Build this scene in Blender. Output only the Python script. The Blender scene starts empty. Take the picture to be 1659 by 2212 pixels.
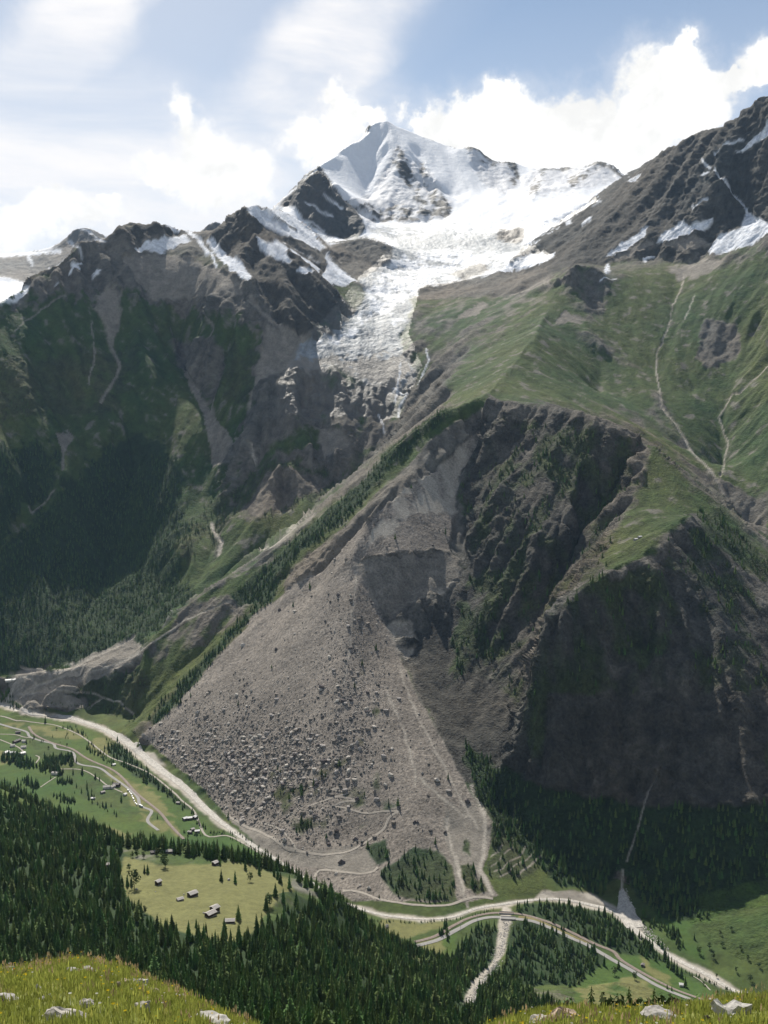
import bpy, bmesh, math, random
import numpy as np
from mathutils import Vector, Matrix

random.seed(7)
RNG = np.random.default_rng(11)
SC = bpy.context.scene
COL = SC.collection
R = math.radians
F4 = np.float32

# ------------------------------------------------------------------ camera
CAMZ = 850.0                     # metres above the valley floor
PITCH = R(6.2)
FPX, CU, CV = 2238.0, 829.5, 1106.0
cam_d = bpy.data.cameras.new('camera')
cam = bpy.data.objects.new('camera', cam_d)
COL.objects.link(cam)
cam.location = (0, 0, CAMZ)
cam.rotation_euler = (math.pi / 2 - PITCH, 0, 0)
cam_d.sensor_fit = 'VERTICAL'
cam_d.sensor_height = 36.0
cam_d.lens = FPX / 2212.0 * 36.0
cam_d.clip_start = 0.5
cam_d.clip_end = 60000
SC.camera = cam

# ------------------------------------------------------------------ light
SUN_AZ, SUN_EL = R(-15), R(45)            # azimuth from the view axis (+Y), negative = left
sun_d = bpy.data.lights.new('sun', 'SUN')
sun_d.energy = 5.0
sun_d.angle = R(0.5)
sun_d.color = (1.0, 0.94, 0.84)
sun = bpy.data.objects.new('sun', sun_d)
COL.objects.link(sun)
sdir = Vector((math.sin(SUN_AZ) * math.cos(SUN_EL), math.cos(SUN_AZ) * math.cos(SUN_EL), math.sin(SUN_EL)))
sun.rotation_euler = sdir.to_track_quat('Z', 'Y').to_euler()
SC.view_settings.view_transform = 'Standard'
SC.view_settings.look = 'None'
SC.view_settings.gamma = 1
SC.view_settings.use_curve_mapping = False
SC.view_settings.exposure = 0.5
SC.cycles.max_bounces = 5
SC.cycles.diffuse_bounces = 2
SC.cycles.volume_bounces = 0
SC.cycles.use_denoising = True


class NT:
    """tiny node-tree builder"""
    def __init__(self, tree):
        self.t = tree
        self.t.nodes.clear()

    def n(self, kind, **kw):
        nd = self.t.nodes.new(kind)
        for k, v in kw.items():
            if k.startswith('i_'):
                s = nd.inputs[int(k[2:])] if k[2:].isdigit() else nd.inputs[k[2:].replace('_', ' ')]
                self.put(s, v)
            else:
                setattr(nd, k, v)
        return nd

    def put(self, sock, v):
        if isinstance(v, bpy.types.NodeSocket):
            self.t.links.new(v, sock)
        else:
            sock.default_value = v

    def m(self, op, a, b=0.0, c=0.0, clamp=False):
        nd = self.t.nodes.new('ShaderNodeMath')
        nd.operation = op
        nd.use_clamp = clamp
        self.put(nd.inputs[0], a); self.put(nd.inputs[1], b)
        if len(nd.inputs) > 2: self.put(nd.inputs[2], c)
        return nd.outputs[0]

    def mix(self, fac, a, b, mode='MIX'):
        nd = self.t.nodes.new('ShaderNodeMix')
        nd.data_type = 'RGBA'; nd.blend_type = mode
        self.put(nd.inputs['Factor'], fac)
        self.put(nd.inputs[6], a); self.put(nd.inputs[7], b)
        return nd.outputs[2]

    def ramp(self, x, lo, hi, a=0.0, b=1.0, smooth=True):
        nd = self.t.nodes.new('ShaderNodeMapRange')
        nd.interpolation_type = 'SMOOTHSTEP' if smooth else 'LINEAR'
        self.put(nd.inputs[0], x)
        for i, v in enumerate((lo, hi, a, b)): self.put(nd.inputs[i + 1], v)
        return nd.outputs[0]

    def noise(self, vec, scale, detail=4, rough=0.55, dist=0.0):
        nd = self.t.nodes.new('ShaderNodeTexNoise')
        self.put(nd.inputs['Vector'], vec)
        nd.inputs['Scale'].default_value = scale
        nd.inputs['Detail'].default_value = detail
        nd.inputs['Roughness'].default_value = rough
        nd.inputs['Distortion'].default_value = dist
        return nd


def rgb(r, g, b):
    return (r, g, b, 1.0)


# ------------------------------------------------------------------ sky: physical sky + clouds laid out by compass direction
world = bpy.data.worlds.new('World')
SC.world = world
world.use_nodes = True
w = NT(world.node_tree)
sky = w.n('ShaderNodeTexSky', sky_type='NISHITA', sun_disc=False)
sky.sun_elevation = SUN_EL
sky.sun_rotation = SUN_AZ
sky.altitude = 2200
sky.air_density = 1.0
sky.dust_density = 0.6
sky.ozone_density = 1.5
tc = w.n('ShaderNodeTexCoord')
sep = w.n('ShaderNodeSeparateXYZ', i_0=tc.outputs['Generated'])
az_ = w.m('ARCTAN2', sep.outputs[0], sep.outputs[1])          # radians right of the view axis
el_ = w.m('ARCSINE', sep.outputs[2])
comb = w.n('ShaderNodeCombineXYZ', i_0=az_, i_1=el_)
n1 = w.noise(comb.outputs[0], 9.0, 8, 0.6)
n2 = w.noise(comb.outputs[0], 55.0, 6, 0.62)
ns = w.n('ShaderNodeSeparateColor', i_0=n1.outputs['Color'])
ns2 = w.n('ShaderNodeSeparateColor', i_0=n2.outputs['Color'])
wx = w.m('ADD', az_, w.m('ADD', w.m('MULTIPLY', w.m('SUBTRACT', ns.outputs[0], 0.5), 0.10), w.m('MULTIPLY', w.m('SUBTRACT', ns2.outputs[0], 0.5), 0.030)))
wy = w.m('ADD', el_, w.m('ADD', w.m('MULTIPLY', w.m('SUBTRACT', ns.outputs[1], 0.5), 0.10), w.m('MULTIPLY', w.m('SUBTRACT', ns2.outputs[1], 0.5), 0.030)))


def dirn(u, v):
    """azimuth and elevation of the sky seen at this place of the photograph"""
    x = (u - CU) / FPX; y = (CV - v) / FPX
    fy = math.cos(PITCH) + y * math.sin(PITCH); fz = -math.sin(PITCH) + y * math.cos(PITCH)
    h = math.hypot(x, fy)
    return math.atan2(x, fy), math.atan2(fz, h)


def blob(u, v, ru, rv, rot=0.0, sx=None, sy=None):
    a, e = dirn(u, v)
    px = w.m('SUBTRACT', sx or wx, a); py = w.m('SUBTRACT', sy or wy, e)
    c, s = math.cos(rot), math.sin(rot)
    qx = w.m('MULTIPLY', w.m('ADD', w.m('MULTIPLY', px, c), w.m('MULTIPLY', py, s)), FPX / ru)
    qy = w.m('MULTIPLY', w.m('SUBTRACT', w.m('MULTIPLY', py, c), w.m('MULTIPLY', px, s)), FPX / rv)
    return w.m('SUBTRACT', 1.0, w.m('SQRT', w.m('ADD', w.m('MULTIPLY', qx, qx), w.m('MULTIPLY', qy, qy))))


def union(lst, k=None):
    out = lst[0]
    for b in lst[1:]:
        out = w.m('MAXIMUM', out, b)
    return out


CUMULUS = [  # u, v, half width, half height
    (1150, 285, 120, 100), (1010, 265, 110, 75), (1230, 260, 120, 80), (1080, 230, 90, 60), (930, 265, 70, 40),
    (1420, 210, 105, 100), (1440, 150, 60, 50), (1370, 300, 120, 90), (1500, 240, 90, 70), (1330, 340, 120, 60),
    (1560, 215, 60, 35), (1630, 190, 60, 35), (1690, 140, 70, 60), (1150, 350, 260, 60),
    (735, 290, 60, 50), (722, 235, 30, 40), (790, 275, 50, 22), (660, 310, 50, 35), (700, 330, 60, 40),
    (410, 370, 95, 55), (470, 420, 80, 55), (360, 350, 50, 30), (430, 300, 70, 45), (385, 240, 32, 42), (460, 330, 80, 60),
    (520, 390, 60, 45), (360, 400, 40, 25), (540, 330, 50, 40),
    (150, 465, 90, 38), (230, 475, 70, 26), (80, 480, 90, 40), (265, 460, 40, 16), (0, 500, 90, 50),
]
cum = union([blob(*b) for b in CUMULUS])
cum_a = w.ramp(w.m('ADD', cum, w.m('MULTIPLY', w.ramp(az_, -0.02, 0.06), 0.0)), w.ramp(az_, -0.10, 0.02, -0.22, -0.05, False), w.ramp(az_, -0.10, 0.02, 0.55, 0.26, False))
soft = union([blob(u, v, a * 1.55, b * 1.5) for (u, v, a, b) in CUMULUS if v > 180 or u > 1600])
soft_a = w.m('MULTIPLY', w.ramp(soft, 0.0, 0.75), 0.55)
# high thin streaks: long bands rising to the right
CIRRUS = [(150, 60, 300, 110, 0.95), (60, 200, 300, 110, 0.75), (690, 130, 400, 150, 0.82), (560, 330, 400, 170, 0.35),
          (120, 400, 560, 240, 0.1), (540, 380, 330, 190, 0.5), (850, -60, 300, 70, 0.9), (300, -120, 260, 80, 0.9), (-120, 350, 300, 160, 0.4)]
n3 = w.noise(comb.outputs[0], 5.0, 6, 0.6)
ns3 = w.n('ShaderNodeSeparateColor', i_0=n3.outputs['Color'])
cx = w.m('ADD', az_, w.m('MULTIPLY', w.m('SUBTRACT', ns3.outputs[0], 0.5), 0.10))
cy = w.m('ADD', el_, w.m('MULTIPLY', w.m('SUBTRACT', ns3.outputs[1], 0.5), 0.10))
cir = union([blob(*b, sx=cx, sy=cy) for b in CIRRUS])
rotv = w.n('ShaderNodeMapping', i_1=comb.outputs[0])
rotv.inputs['Vector'].default_value = (0, 0, 0)
w.t.links.new(comb.outputs[0], rotv.inputs['Vector'])
rotv.inputs['Rotation'].default_value = (0, 0, -0.85)
rotv.inputs['Scale'].default_value = (3.0, 16.0, 1.0)
n4 = w.noise(rotv.outputs[0], 1.0, 7, 0.6, 0.4)
cir_a = w.m('MULTIPLY', w.ramp(cir, -0.05, 0.55), w.ramp(n4.outputs[0], 0.25, 0.72, 0.25, 1.0), clamp=True)
# elsewhere in the sky (outside the picture) the same broken cumulus goes on
n5 = w.noise(tc.outputs['Generated'], 2.6, 8, 0.58)
outside = w.ramp(w.m('ABSOLUTE', az_), 0.5, 0.8)
wild = w.m('MULTIPLY', w.ramp(n5.outputs[0], 0.54, 0.62), outside)
# behind the ridge the far horizon is pale
low = w.ramp(el_, 0.46, 0.14, 0.10, 0.42)
shade = w.ramp(w.noise(comb.outputs[0], 13.0, 8, 0.62, 0.3).outputs[0], 0.34, 0.60, 0.80, 1.0)
c_white = w.n('ShaderNodeVectorMath', operation='SCALE', i_0=(1.0, 0.985, 0.95))
CLOUD = 16.0
w.put(c_white.inputs['Scale'], w.m('MULTIPLY', shade, CLOUD))
thin = w.n('ShaderNodeVectorMath', operation='SCALE', i_0=(1.0, 0.972, 0.955))
thin.inputs['Scale'].default_value = 14.0
bluesky = w.mix(1.0, sky.outputs[0], (0.90, 1.16, 1.22, 1), 'MULTIPLY')
glare = w.m('MULTIPLY', w.ramp(blob(180, 20, 1500, 1100, 0, az_, el_), 0.0, 0.95), 0.46)
c1 = w.mix(w.m('MAXIMUM', low, glare), bluesky, thin.outputs[0])
c2 = w.mix(w.m('MULTIPLY', cir_a, 1.0), c1, thin.outputs[0])
c3 = w.mix(soft_a, c2, thin.outputs[0])
c4 = w.mix(w.m('MAXIMUM', cum_a, wild), c3, c_white.outputs[0])
bg = w.n('ShaderNodeBackground', i_0=c4)
bg.inputs[1].default_value = 0.055
wo = w.n('ShaderNodeOutputWorld', i_0=bg.outputs[0])
world.cycles.sampling_method = 'MANUAL'
world.cycles.sample_map_resolution = 512
# ------------------------------------------------------------------ terrain: ridges, valleys and rims surveyed as lines, slopes solved between them
def to_polar(u, v):
    u = np.asarray(u, float); v = np.asarray(v, float)
    x = (u - CU) / FPX; y = (CV - v) / FPX
    fy = math.cos(PITCH) + y * math.sin(PITCH); fz = -math.sin(PITCH) + y * math.cos(PITCH)
    return np.arctan2(x, fy), fz / np.hypot(x, fy)           # azimuth, tangent of elevation


def to_pix(X, Y, Z):
    dz = Z - CAMZ
    f = Y * math.cos(PITCH) - dz * math.sin(PITCH)
    up = Y * math.sin(PITCH) + dz * math.cos(PITCH)
    f = np.maximum(f, 1e-3)
    return CU + FPX * X / f, CV - FPX * up / f


AZ0, AZ1 = R(-31), R(31)
R0, R1 = 235.0, 15000.0
L0, L1 = math.log(R0), math.log(R1)
NA, NL = 432, 1120
LINES = []          # each: arrays az, lnr, z


def line(pts, back=None, floor=None):
    """pts of (u, v, r) or (u, v, 'z', z); back = slope of the hidden far side"""
    az, rr, zz = [], [], []
    for p in pts:
        a, t = to_polar(p[0], p[1])
        if len(p) == 4:
            z = p[3]; r = (z - CAMZ) / t
        else:
            r = p[2]
            if p[0] < 560 and 3000 < r < 5300 and p[1] < 1440:      # the left mountain leans back
                r = 2980 + (r - 2980) * (1 + .5 * min((560 - p[0]) / 160, 1))
            z = CAMZ + r * t
        az.append(float(a)); rr.append(r); zz.append(float(z))
    az, rr, zz = map(np.array, (az, rr, zz))
    LINES.append((az, np.log(rr), zz))
    if back:
        for k, d in ((1.0, 0.5), (2.2, 1.0)):
            dr = (90 + 0.035 * rr) * k
            zb = zz - back * dr
            if floor is not None: zb = np.maximum(zb, floor)
            LINES.append((az, np.log(rr + dr), zb))


def raw(pts):
    """pts of (azimuth deg, r, z)"""
    a = np.array(pts, float)
    LINES.append((np.radians(a[:, 0]), np.log(a[:, 1]), a[:, 2]))


# far snowy range beyond the left ridge
line([(-420, 600, 10800), (-150, 560, 10600), (0, 548, 10500), (60, 545, 10300), (110, 538, 10200), (138, 524, 10000), (143, 518, 10000), (165, 488, 9900),
      (185, 484, 9900), (200, 493, 9900), (232, 510, 9900), (300, 530, 9900), (430, 500, 9500), (447, 484, 9400), (460, 474, 9400), (472, 472, 9400), (487, 482, 9400), (520, 500, 9500), (600, 520, 9700)], back=0.6)
line([(-200, 640, 9000), (0, 597, 9000), (70, 615, 8950), (200, 640, 8900), (500, 620, 8600)])
line([(-200, 700, 7600), (0, 655, 7600), (60, 650, 7600)])
# the great snow pyramid
line([(600, 447, 7300), (618, 425, 7350), (645, 397, 7450), (688, 352, 7650), (715, 338, 7750), (740, 321, 7850), (762, 307, 7900), (790, 284, 8100), (803, 268, 8170), (815, 259, 8190), (830, 254, 8200), (841, 257, 8200),
      (855, 270, 8200), (872, 274, 8200), (905, 290, 8200), (950, 306, 8150), (985, 318, 8150), (1003, 322, 8100), (1008, 314, 8080), (1030, 322, 8080), (1062, 343, 8080), (1085, 350, 8080), (1108, 348, 8080), (1128, 357, 8090), (1150, 364, 8100), (1175, 366, 8120), (1205, 362, 8100), (1215, 358, 8100), (1250, 366, 8050),
      (1275, 360, 8000), (1290, 347, 7950), (1302, 342, 7900), (1315, 350, 7850), (1345, 376, 7700), (1380, 390, 7600), (1500, 400, 7600), (1700, 380, 7600), (2100, 350, 7600)], back=0.9)
line([(700, 495, 7000), (790, 489, 6950), (850, 478, 6980), (880, 489, 6920), (935, 480, 6950), (975, 462, 6980), (1050, 440, 7100), (1130, 418, 7250), (1200, 403, 7300), (1260, 395, 7400), (1330, 400, 7400)])
line([(830, 258, 8150), (845, 300, 7950), (858, 340, 7760), (850, 380, 7560), (840, 430, 7270), (830, 470, 7040)])          # centre rib
line([(872, 290, 8060), (905, 350, 7690), (935, 390, 7470), (958, 430, 7240), (974, 452, 7080)])                              # right rib
line([(888, 330, 7930), (930, 420, 7440), (990, 430, 7380)])
line([(815, 300, 8070), (800, 380, 7680), (790, 440, 7350)])
line([(1008, 318, 8040), (1030, 370, 7800), (1060, 410, 7500)])
line([(1110, 352, 8040), (1118, 385, 7800), (1130, 410, 7500)])
# dark rock triangle on its left shoulder
line([(598, 447, 6800), (622, 418, 6860), (655, 387, 6930), (690, 358, 7000)])
line([(690, 358, 7000), (712, 397, 6900), (742, 435, 6820), (765, 460, 6740), (784, 480, 6660), (788, 496, 6600)])
line([(610, 452, 6640), (650, 480, 6570), (700, 505, 6520), (730, 518, 6480), (768, 517, 6500), (786, 500, 6570)])
line([(720, 380, 7140), (760, 440, 7000), (800, 487, 6900)])
# glacier
line([(860, 515, 6500), (960, 500, 6550), (1060, 500, 6500), (1130, 480, 6600), (1200, 450, 6700), (1270, 432, 6650)])
line([(860, 545, 5950), (960, 540, 6000), (1050, 530, 6050), (1120, 535, 5950), (1180, 548, 5600)])
line([(820, 590, 5400), (900, 585, 5450), (1000, 580, 5500), (1080, 585, 5350), (1140, 600, 5000)])
line([(785, 640, 4950), (850, 635, 5000), (900, 640, 4950), (960, 625, 5000)])
line([(740, 690, 4650), (800, 690, 4650), (870, 690, 4600)])
line([(665, 738, 4350), (740, 735, 4420), (800, 735, 4450), (860, 740, 4400)])
line([(640, 790, 4180), (720, 800, 4200), (800, 800, 4250), (860, 790, 4250)])
line([(680, 830, 4120), (760, 835, 4150), (850, 850, 4130)])
line([(610, 860, 4060), (700, 880, 4040), (780, 900, 4020), (840, 900, 4010)])
# brown buttress beneath the snow, rock island
line([(716, 530, 5650), (750, 516, 5700), (790, 514, 5700), (852, 532, 5650)])
line([(720, 565, 5450), (770, 606, 5150), (820, 580, 5330), (846, 562, 5480)])
line([(1080, 497, 6250), (1134, 490, 6300)]); line([(1074, 521, 6120), (1128, 524, 6120)])
# left mountain skyline and snow dome
SKY_L = [(-420, 800, 3600), (-150, 715, 3850), (0, 656, 4000), (60, 622, 4080), (120, 573, 4150), (150, 553, 4200), (180, 533, 4250), (215, 514, 4300), (240, 507, 4320), (258, 492, 4350), (290, 483, 4400), (318, 482, 4420), (330, 478, 4430), (340, 486, 4440),
         (345, 478, 4450), (358, 475, 4470), (375, 482, 4520), (402, 497, 4600), (430, 499, 4650), (460, 498, 4720), (490, 489, 4800), (500, 470, 4870), (520, 452, 4930), (532, 447, 4960), (560, 446, 5100), (566, 443, 5150), (580, 450, 5250), (604, 450, 5500)]
line(SKY_L, back=0.55)
line([(604, 450, 5500), (640, 470, 5700), (690, 520, 5650), (705, 540, 5450), (740, 590, 5150), (772, 612, 5000)])
line([(545, 470, 4960), (600, 495, 5050), (650, 530, 5050), (690, 575, 4950), (735, 625, 4820)])
line([(548, 505, 4850), (600, 540, 4800), (660, 580, 4750), (728, 640, 4650)])
line([(735, 625, 4820), (731, 655, 4680), (700, 698, 4480), (656, 728, 4340)])
line([(560, 560, 4720), (600, 600, 4620), (620, 660, 4430), (640, 700, 4350)])
line([(250, 505, 4320), (330, 503, 4390), (400, 508, 4560)])                          # foot of the crest cliff
line([(350, 545, 4330), (420, 522, 4500), (445, 523, 4560)])
line([(445, 525, 4560), (480, 560, 4480), (540, 600, 4420)])                         # snow couloir
line([(425, 530, 4450), (470, 600, 4280), (500, 680, 4150), (520, 800, 4050)])
line([(655, 745, 4320), (620, 800, 4180), (585, 830, 4100), (560, 920, 3950), (545, 1000, 3800), (460, 1072, 3680), (468, 1165, 3480), (442, 1265, 3260)])
line([(300, 700, 4080), (280, 800, 3930), (240, 960, 3720), (150, 1035, 3600), (65, 1100, 3510), (0, 1180, 3420), (-100, 1290, 3300)])
line([(215, 650, 4100), (170, 860, 3860), (135, 1000, 3630), (60, 1108, 3510)])
line([(60, 700, 3950), (60, 900, 3700), (20, 1040, 3520), (-60, 1120, 3400)])
line([(255, 720, 4070), (250, 850, 3850)])
line([(330, 790, 3960), (320, 900, 3830), (330, 1000, 3710), (345, 1150, 3510), (350, 1250, 3360), (335, 1350, 3150)])
line([(290, 1000, 3760), (250, 1150, 3570), (230, 1250, 3440), (190, 1350, 3250)])
line([(380, 750, 4130), (430, 850, 3970), (460, 930, 3850), (457, 1005, 3760)])
line([(400, 1150, 3420), (415, 1230, 3300)])
line([(-400, 1500, 3200), (-150, 1480, 3150), (0, 1460, 3080), (60, 1455, 3030), (150, 1444, 2980), (240, 1412, 2980), (290, 1388, 2985), (330, 1372, 3000)])
# gorge below the glacier and the hump between its two arms
line([(850, 880, 4030), (860, 925, 3930), (780, 1030, 3760), (690, 1100, 3590), (590, 1176, 3430), (500, 1236, 3300), (430, 1292, 3190), (360, 1368, 3070), (290, 1402, 2980), (200, 1442, 2920), (60, 1508, 2880)])
line([(700, 880, 4040), (668, 920, 3960), (620, 960, 3870), (570, 1020, 3770), (520, 1090, 3640)])
line([(668, 920, 3960), (700, 1000, 3850), (720, 1060, 3780)])
line([(600, 1000, 3760), (640, 1020, 3750), (720, 1060, 3750)])
line([(497, 1112, 3550), (530, 1126, 3530), (560, 1128, 3540), (600, 1112, 3575), (640, 1090, 3620), (680, 1062, 3690)])
line([(550, 970, 3870), (500, 1040, 3730)])
# spur with the forest crest
SPUR = [(296, 1560, 2740), (300, 1480, 2800), (312, 1398, 2880), (360, 1352, 2940), (430, 1290, 2990), (520, 1232, 3010), (590, 1187, 3015), (650, 1132, 3015), (700, 1097, 3010), (780, 1040, 3010), (850, 960, 3020), (905, 915, 3040), (950, 893, 3070), (1050, 852, 3160)]
line(SPUR)
line([(1050, 852, 3160), (1100, 800, 3430), (1150, 740, 3720), (1180, 680, 4100), (1205, 625, 4350), (1235, 575, 4550), (1300, 580, 4620)])
line([(860, 925, 3930), (870, 870, 4050), (882, 800, 4180), (905, 740, 4330), (925, 680, 4570), (1000, 620, 4950), (1100, 575, 5200)])
line([(960, 840, 3500), (1010, 760, 3950), (1060, 690, 4250), (1120, 630, 4600)])
line([(350, 1480, 2770), (420, 1420, 2800), (520, 1330, 2830), (600, 1260, 2850)])
# dark knob
line([(1200, 590, 4400), (1240, 572, 4400), (1280, 572, 4450), (1330, 602, 4450)]); line([(1205, 650, 4230), (1250, 675, 4180), (1300, 685, 4180), (1310, 650, 4280)])
# right mountain
SKY_R = [(1350, 379, 5850), (1362, 372, 5800), (1400, 347, 5650), (1450, 320, 5550), (1492, 299, 5450), (1500, 284, 5400), (1520, 279, 5380), (1545, 276, 5350), (1552, 270, 5330), (1590, 268, 5250), (1600, 245, 5150), (1612, 230, 5100), (1625, 222, 5050), (1640, 208, 5000), (1659, 199, 4950), (1750, 150, 4900), (1900, 110, 4800), (2200, 90, 4800)]
line(SKY_R, back=0.7)
line([(1350, 379, 5850), (1320, 400, 5870), (1290, 430, 5850), (1265, 448, 5830), (1225, 468, 5780), (1190, 498, 5650), (1150, 530, 5450), (1105, 566, 5250)])
line([(1310, 420, 6900), (1230, 455, 6500), (1180, 478, 6300), (1130, 508, 6050)])
line([(1500, 320, 5300), (1480, 400, 5120), (1450, 480, 4950)])
line([(1600, 300, 4980), (1560, 380, 4900), (1520, 450, 4850)])
line([(1540, 370, 5020), (1580, 420, 4930), (1612, 455, 4850), (1640, 490, 4700)])
line([(1180, 598, 4650), (1240, 560, 4800), (1310, 580, 4780), (1400, 560, 4800), (1480, 572, 4680), (1550, 555, 4600), (1659, 515, 4500), (1800, 480, 4450), (2100, 450, 4400)])
line([(1480, 590, 4560), (1450, 690, 4200), (1418, 800, 3880), (1425, 880, 3600), (1480, 965, 3380), (1535, 1022, 3240), (1572, 1105, 3120), (1620, 1160, 3050)])
line([(1659, 600, 4260), (1659, 800, 3750), (1659, 1000, 3330), (1680, 1150, 3000), (1760, 1300, 2750)])
line([(1640, 700, 4080), (1580, 860, 3740), (1560, 960, 3530), (1555, 1030, 3400)])
line([(1350, 620, 4400), (1340, 720, 4080), (1300, 800, 3820), (1290, 860, 3620)])
line([(1560, 700, 4120), (1500, 850, 3780)])
line([(1900, 700, 4000), (1900, 1000, 3300), (2000, 1300, 2700)])
# first wall: rim, arete, scar
line([(1050, 852, 3160), (1062, 868, 3130), (1110, 868, 3060), (1200, 874, 2960), (1300, 902, 2860), (1370, 930, 2800), (1405, 962, 2760)])
line([(1075, 900, 3060), (1200, 960, 2820), (1300, 1000, 2740)])
line([(1046, 925, 3090), (1028, 985, 3010), (990, 1035, 2940), (985, 1100, 2830), (1000, 1195, 2690)])
line([(1095, 960, 2960), (1120, 1050, 2740), (1150, 1160, 2560)])
line([(1390, 1000, 2790), (1290, 1100, 2690), (1232, 1200, 2560), (1190, 1300, 2430), (1150, 1400, 2310), (1110, 1550, 2160), (1075, 1660, 2040)])
line([(1270, 930, 2830), (1240, 1060, 2680), (1200, 1180, 2520)])
line([(1000, 1195, 2690), (1040, 1300, 2500), (1060, 1400, 2390), (1045, 1500, 2280), (1005, 1590, 2140)])
line([(760, 1200, 2600), (800, 1120, 2700), (850, 1055, 2800), (930, 1000, 2920), (1030, 932, 3070)])
line([(770, 1213, 2595), (850, 1190, 2610), (960, 1190, 2665), (1000, 1195, 2690)])
line([(1000, 1205, 2650), (930, 1250, 2585), (900, 1275, 2558), (870, 1310, 2515), (838, 1345, 2472)])
line([(940, 1340, 2500), (900, 1400, 2430), (880, 1440, 2370)])
line([(980, 1400, 2420), (960, 1500, 2280)])
# debris cone
CONE_R = [(760, 1200, 2600), (780, 1250, 2550), (800, 1290, 2515), (832, 1345, 2462), (850, 1410, 2380), (900, 1500, 2245), (950, 1580, 2110), (1000, 1680, 1990), (1030, 1740, 1925), (1075, 1785, 1870)]
line(CONE_R)
line([(760, 1200, 2600), (700, 1260, 2620), (620, 1310, 2680), (560, 1340, 2680), (450, 1450, 2650), (340, 1565, 2560), (305, 1590, 2520)])
line([(770, 1250, 2540), (745, 1400, 2340), (720, 1550, 2150), (720, 1700, 1980), (730, 1820, 1860)])
line([(850, 1450, 2300), (880, 1600, 2090), (900, 1750, 1900), (920, 1860, 1790)])
line([(700, 1280, 2560), (600, 1450, 2400), (520, 1600, 2270)])
line([(310, 1610, 'z', 10), (370, 1655, 'z', 8), (440, 1715, 'z', 8), (500, 1765, 'z', 8), (560, 1800, 'z', 10), (620, 1845, 'z', 6), (700, 1890, 'z', 6), (770, 1935, 'z', 6), (850, 1950, 'z', 6), (950, 1960, 'z', 5), (1040, 1935, 'z', 5)])
line([(360, 1620, 'z', 24), (450, 1690, 'z', 26), (560, 1760, 'z', 24)])
line([(560, 1800, 'z', 14), (640, 1830, 'z', 20), (760, 1845, 'z', 24), (850, 1780, 'z', 52)])
line([(1075, 1800, 'z', 42), (1130, 1860, 'z', 22), (1150, 1910, 'z', 10)])
line([(980, 1790, 'z', 48), (1000, 1880, 'z', 20), (1050, 1930, 'z', 6)])
# second buttress
line([(1405, 962, 2760), (1445, 1000, 2700), (1500, 1050, 2640), (1560, 1105, 2570), (1620, 1170, 2490), (1659, 1212, 2440), (1800, 1340, 2300)])
line([(1405, 962, 2760), (1380, 1050, 2600), (1360, 1100, 2500), (1330, 1150, 2380), (1290, 1210, 2250), (1240, 1280, 2130), (1182, 1338, 2030), (1165, 1400, 2010), (1155, 1450, 1995), (1170, 1530, 1970), (1180, 1600, 1945), (1140, 1700, 1920)])
line([(1205, 1335, 2020), (1260, 1270, 2085), (1310, 1235, 2130), (1380, 1205, 2180), (1430, 1150, 2280), (1500, 1105, 2390)])
line([(1400, 1100, 2460), (1370, 1160, 2320)])
line([(1540, 1160, 2370), (1600, 1290, 2240), (1659, 1400, 2150)])
line([(1430, 1250, 2170), (1500, 1500, 2010), (1560, 1680, 1890)])
line([(1480, 1180, 2290), (1560, 1350, 2130), (1640, 1550, 1990)])
line([(1210, 1420, 2000), (1300, 1400, 2050), (1400, 1400, 2075)])
line([(1225, 1580, 1935), (1310, 1580, 1955), (1400, 1590, 1950)])
line([(1260, 1330, 2050), (1340, 1300, 2110)])
line([(1230, 1690, 1900), (1320, 1710, 1885), (1420, 1720, 1875), (1540, 1730, 1855), (1659, 1720, 1875)])
line([(1080, 1745, 'z', 60), (1180, 1850, 'z', 25), (1300, 1895, 'z', 14), (1350, 1918, 'z', 8), (1420, 1955, 'z', 10), (1540, 1955, 'z', 20), (1659, 1925, 'z', 35), (1900, 1890, 'z', 45)])
line([(1130, 1640, 2010), (1120, 1560, 2090)])
# valley floor
line([(-400, 1500, 'z', 2), (-60, 1502, 'z', 2), (20, 1528, 'z', 1), (60, 1540, 'z', 0), (170, 1556, 'z', 0), (230, 1578, 'z', 0), (280, 1608, 'z', 0), (330, 1650, 'z', 0), (400, 1703, 'z', 0), (440, 1743, 'z', 0), (480, 1778, 'z', 0), (540, 1822, 'z', 0), (610, 1866, 'z', 0),
      (700, 1925, 'z', 0), (760, 1957, 'z', 0), (829, 1977, 'z', 0), (919, 1985, 'z', 0), (979, 1980, 'z', 0), (1029, 1962, 'z', 0), (1089, 1952, 'z', 0), (1149, 1943, 'z', 0), (1209, 1942, 'z', 0), (1279, 1955, 'z', 0), (1329, 1970, 'z', 0), (1369, 2007, 'z', 0),
      (1424, 2050, 'z', 0), (1459, 2072, 'z', 0), (1529, 2107, 'z', 0), (1579, 2137, 'z', 0), (1629, 2155, 'z', 0), (1800, 2200, 'z', 0), (2000, 2250, 'z', 0)])
line([(-300, 1600, 'z', 3), (-50, 1600, 'z', 3), (100, 1640, 'z', 3), (200, 1720, 'z', 3), (350, 1790, 'z', 3), (440, 1812, 'z', 3), (560, 1852, 'z', 3)])
line([(-200, 1560, 'z', 3), (0, 1570, 'z', 3), (200, 1650, 'z', 3), (300, 1720, 'z', 2), (400, 1790, 'z', 2)])
line([(830, 2010, 'z', 4), (950, 2010, 'z', 4), (1100, 1985, 'z', 4), (1230, 2000, 'z', 4), (1330, 2060, 'z', 4), (1480, 2140, 'z', 5)])
line([(900, 2060, 'z', 5), (980, 2090, 'z', 8), (1100, 2060, 'z', 6), (1250, 2080, 'z', 6), (1350, 2110, 'z', 9)])
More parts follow.
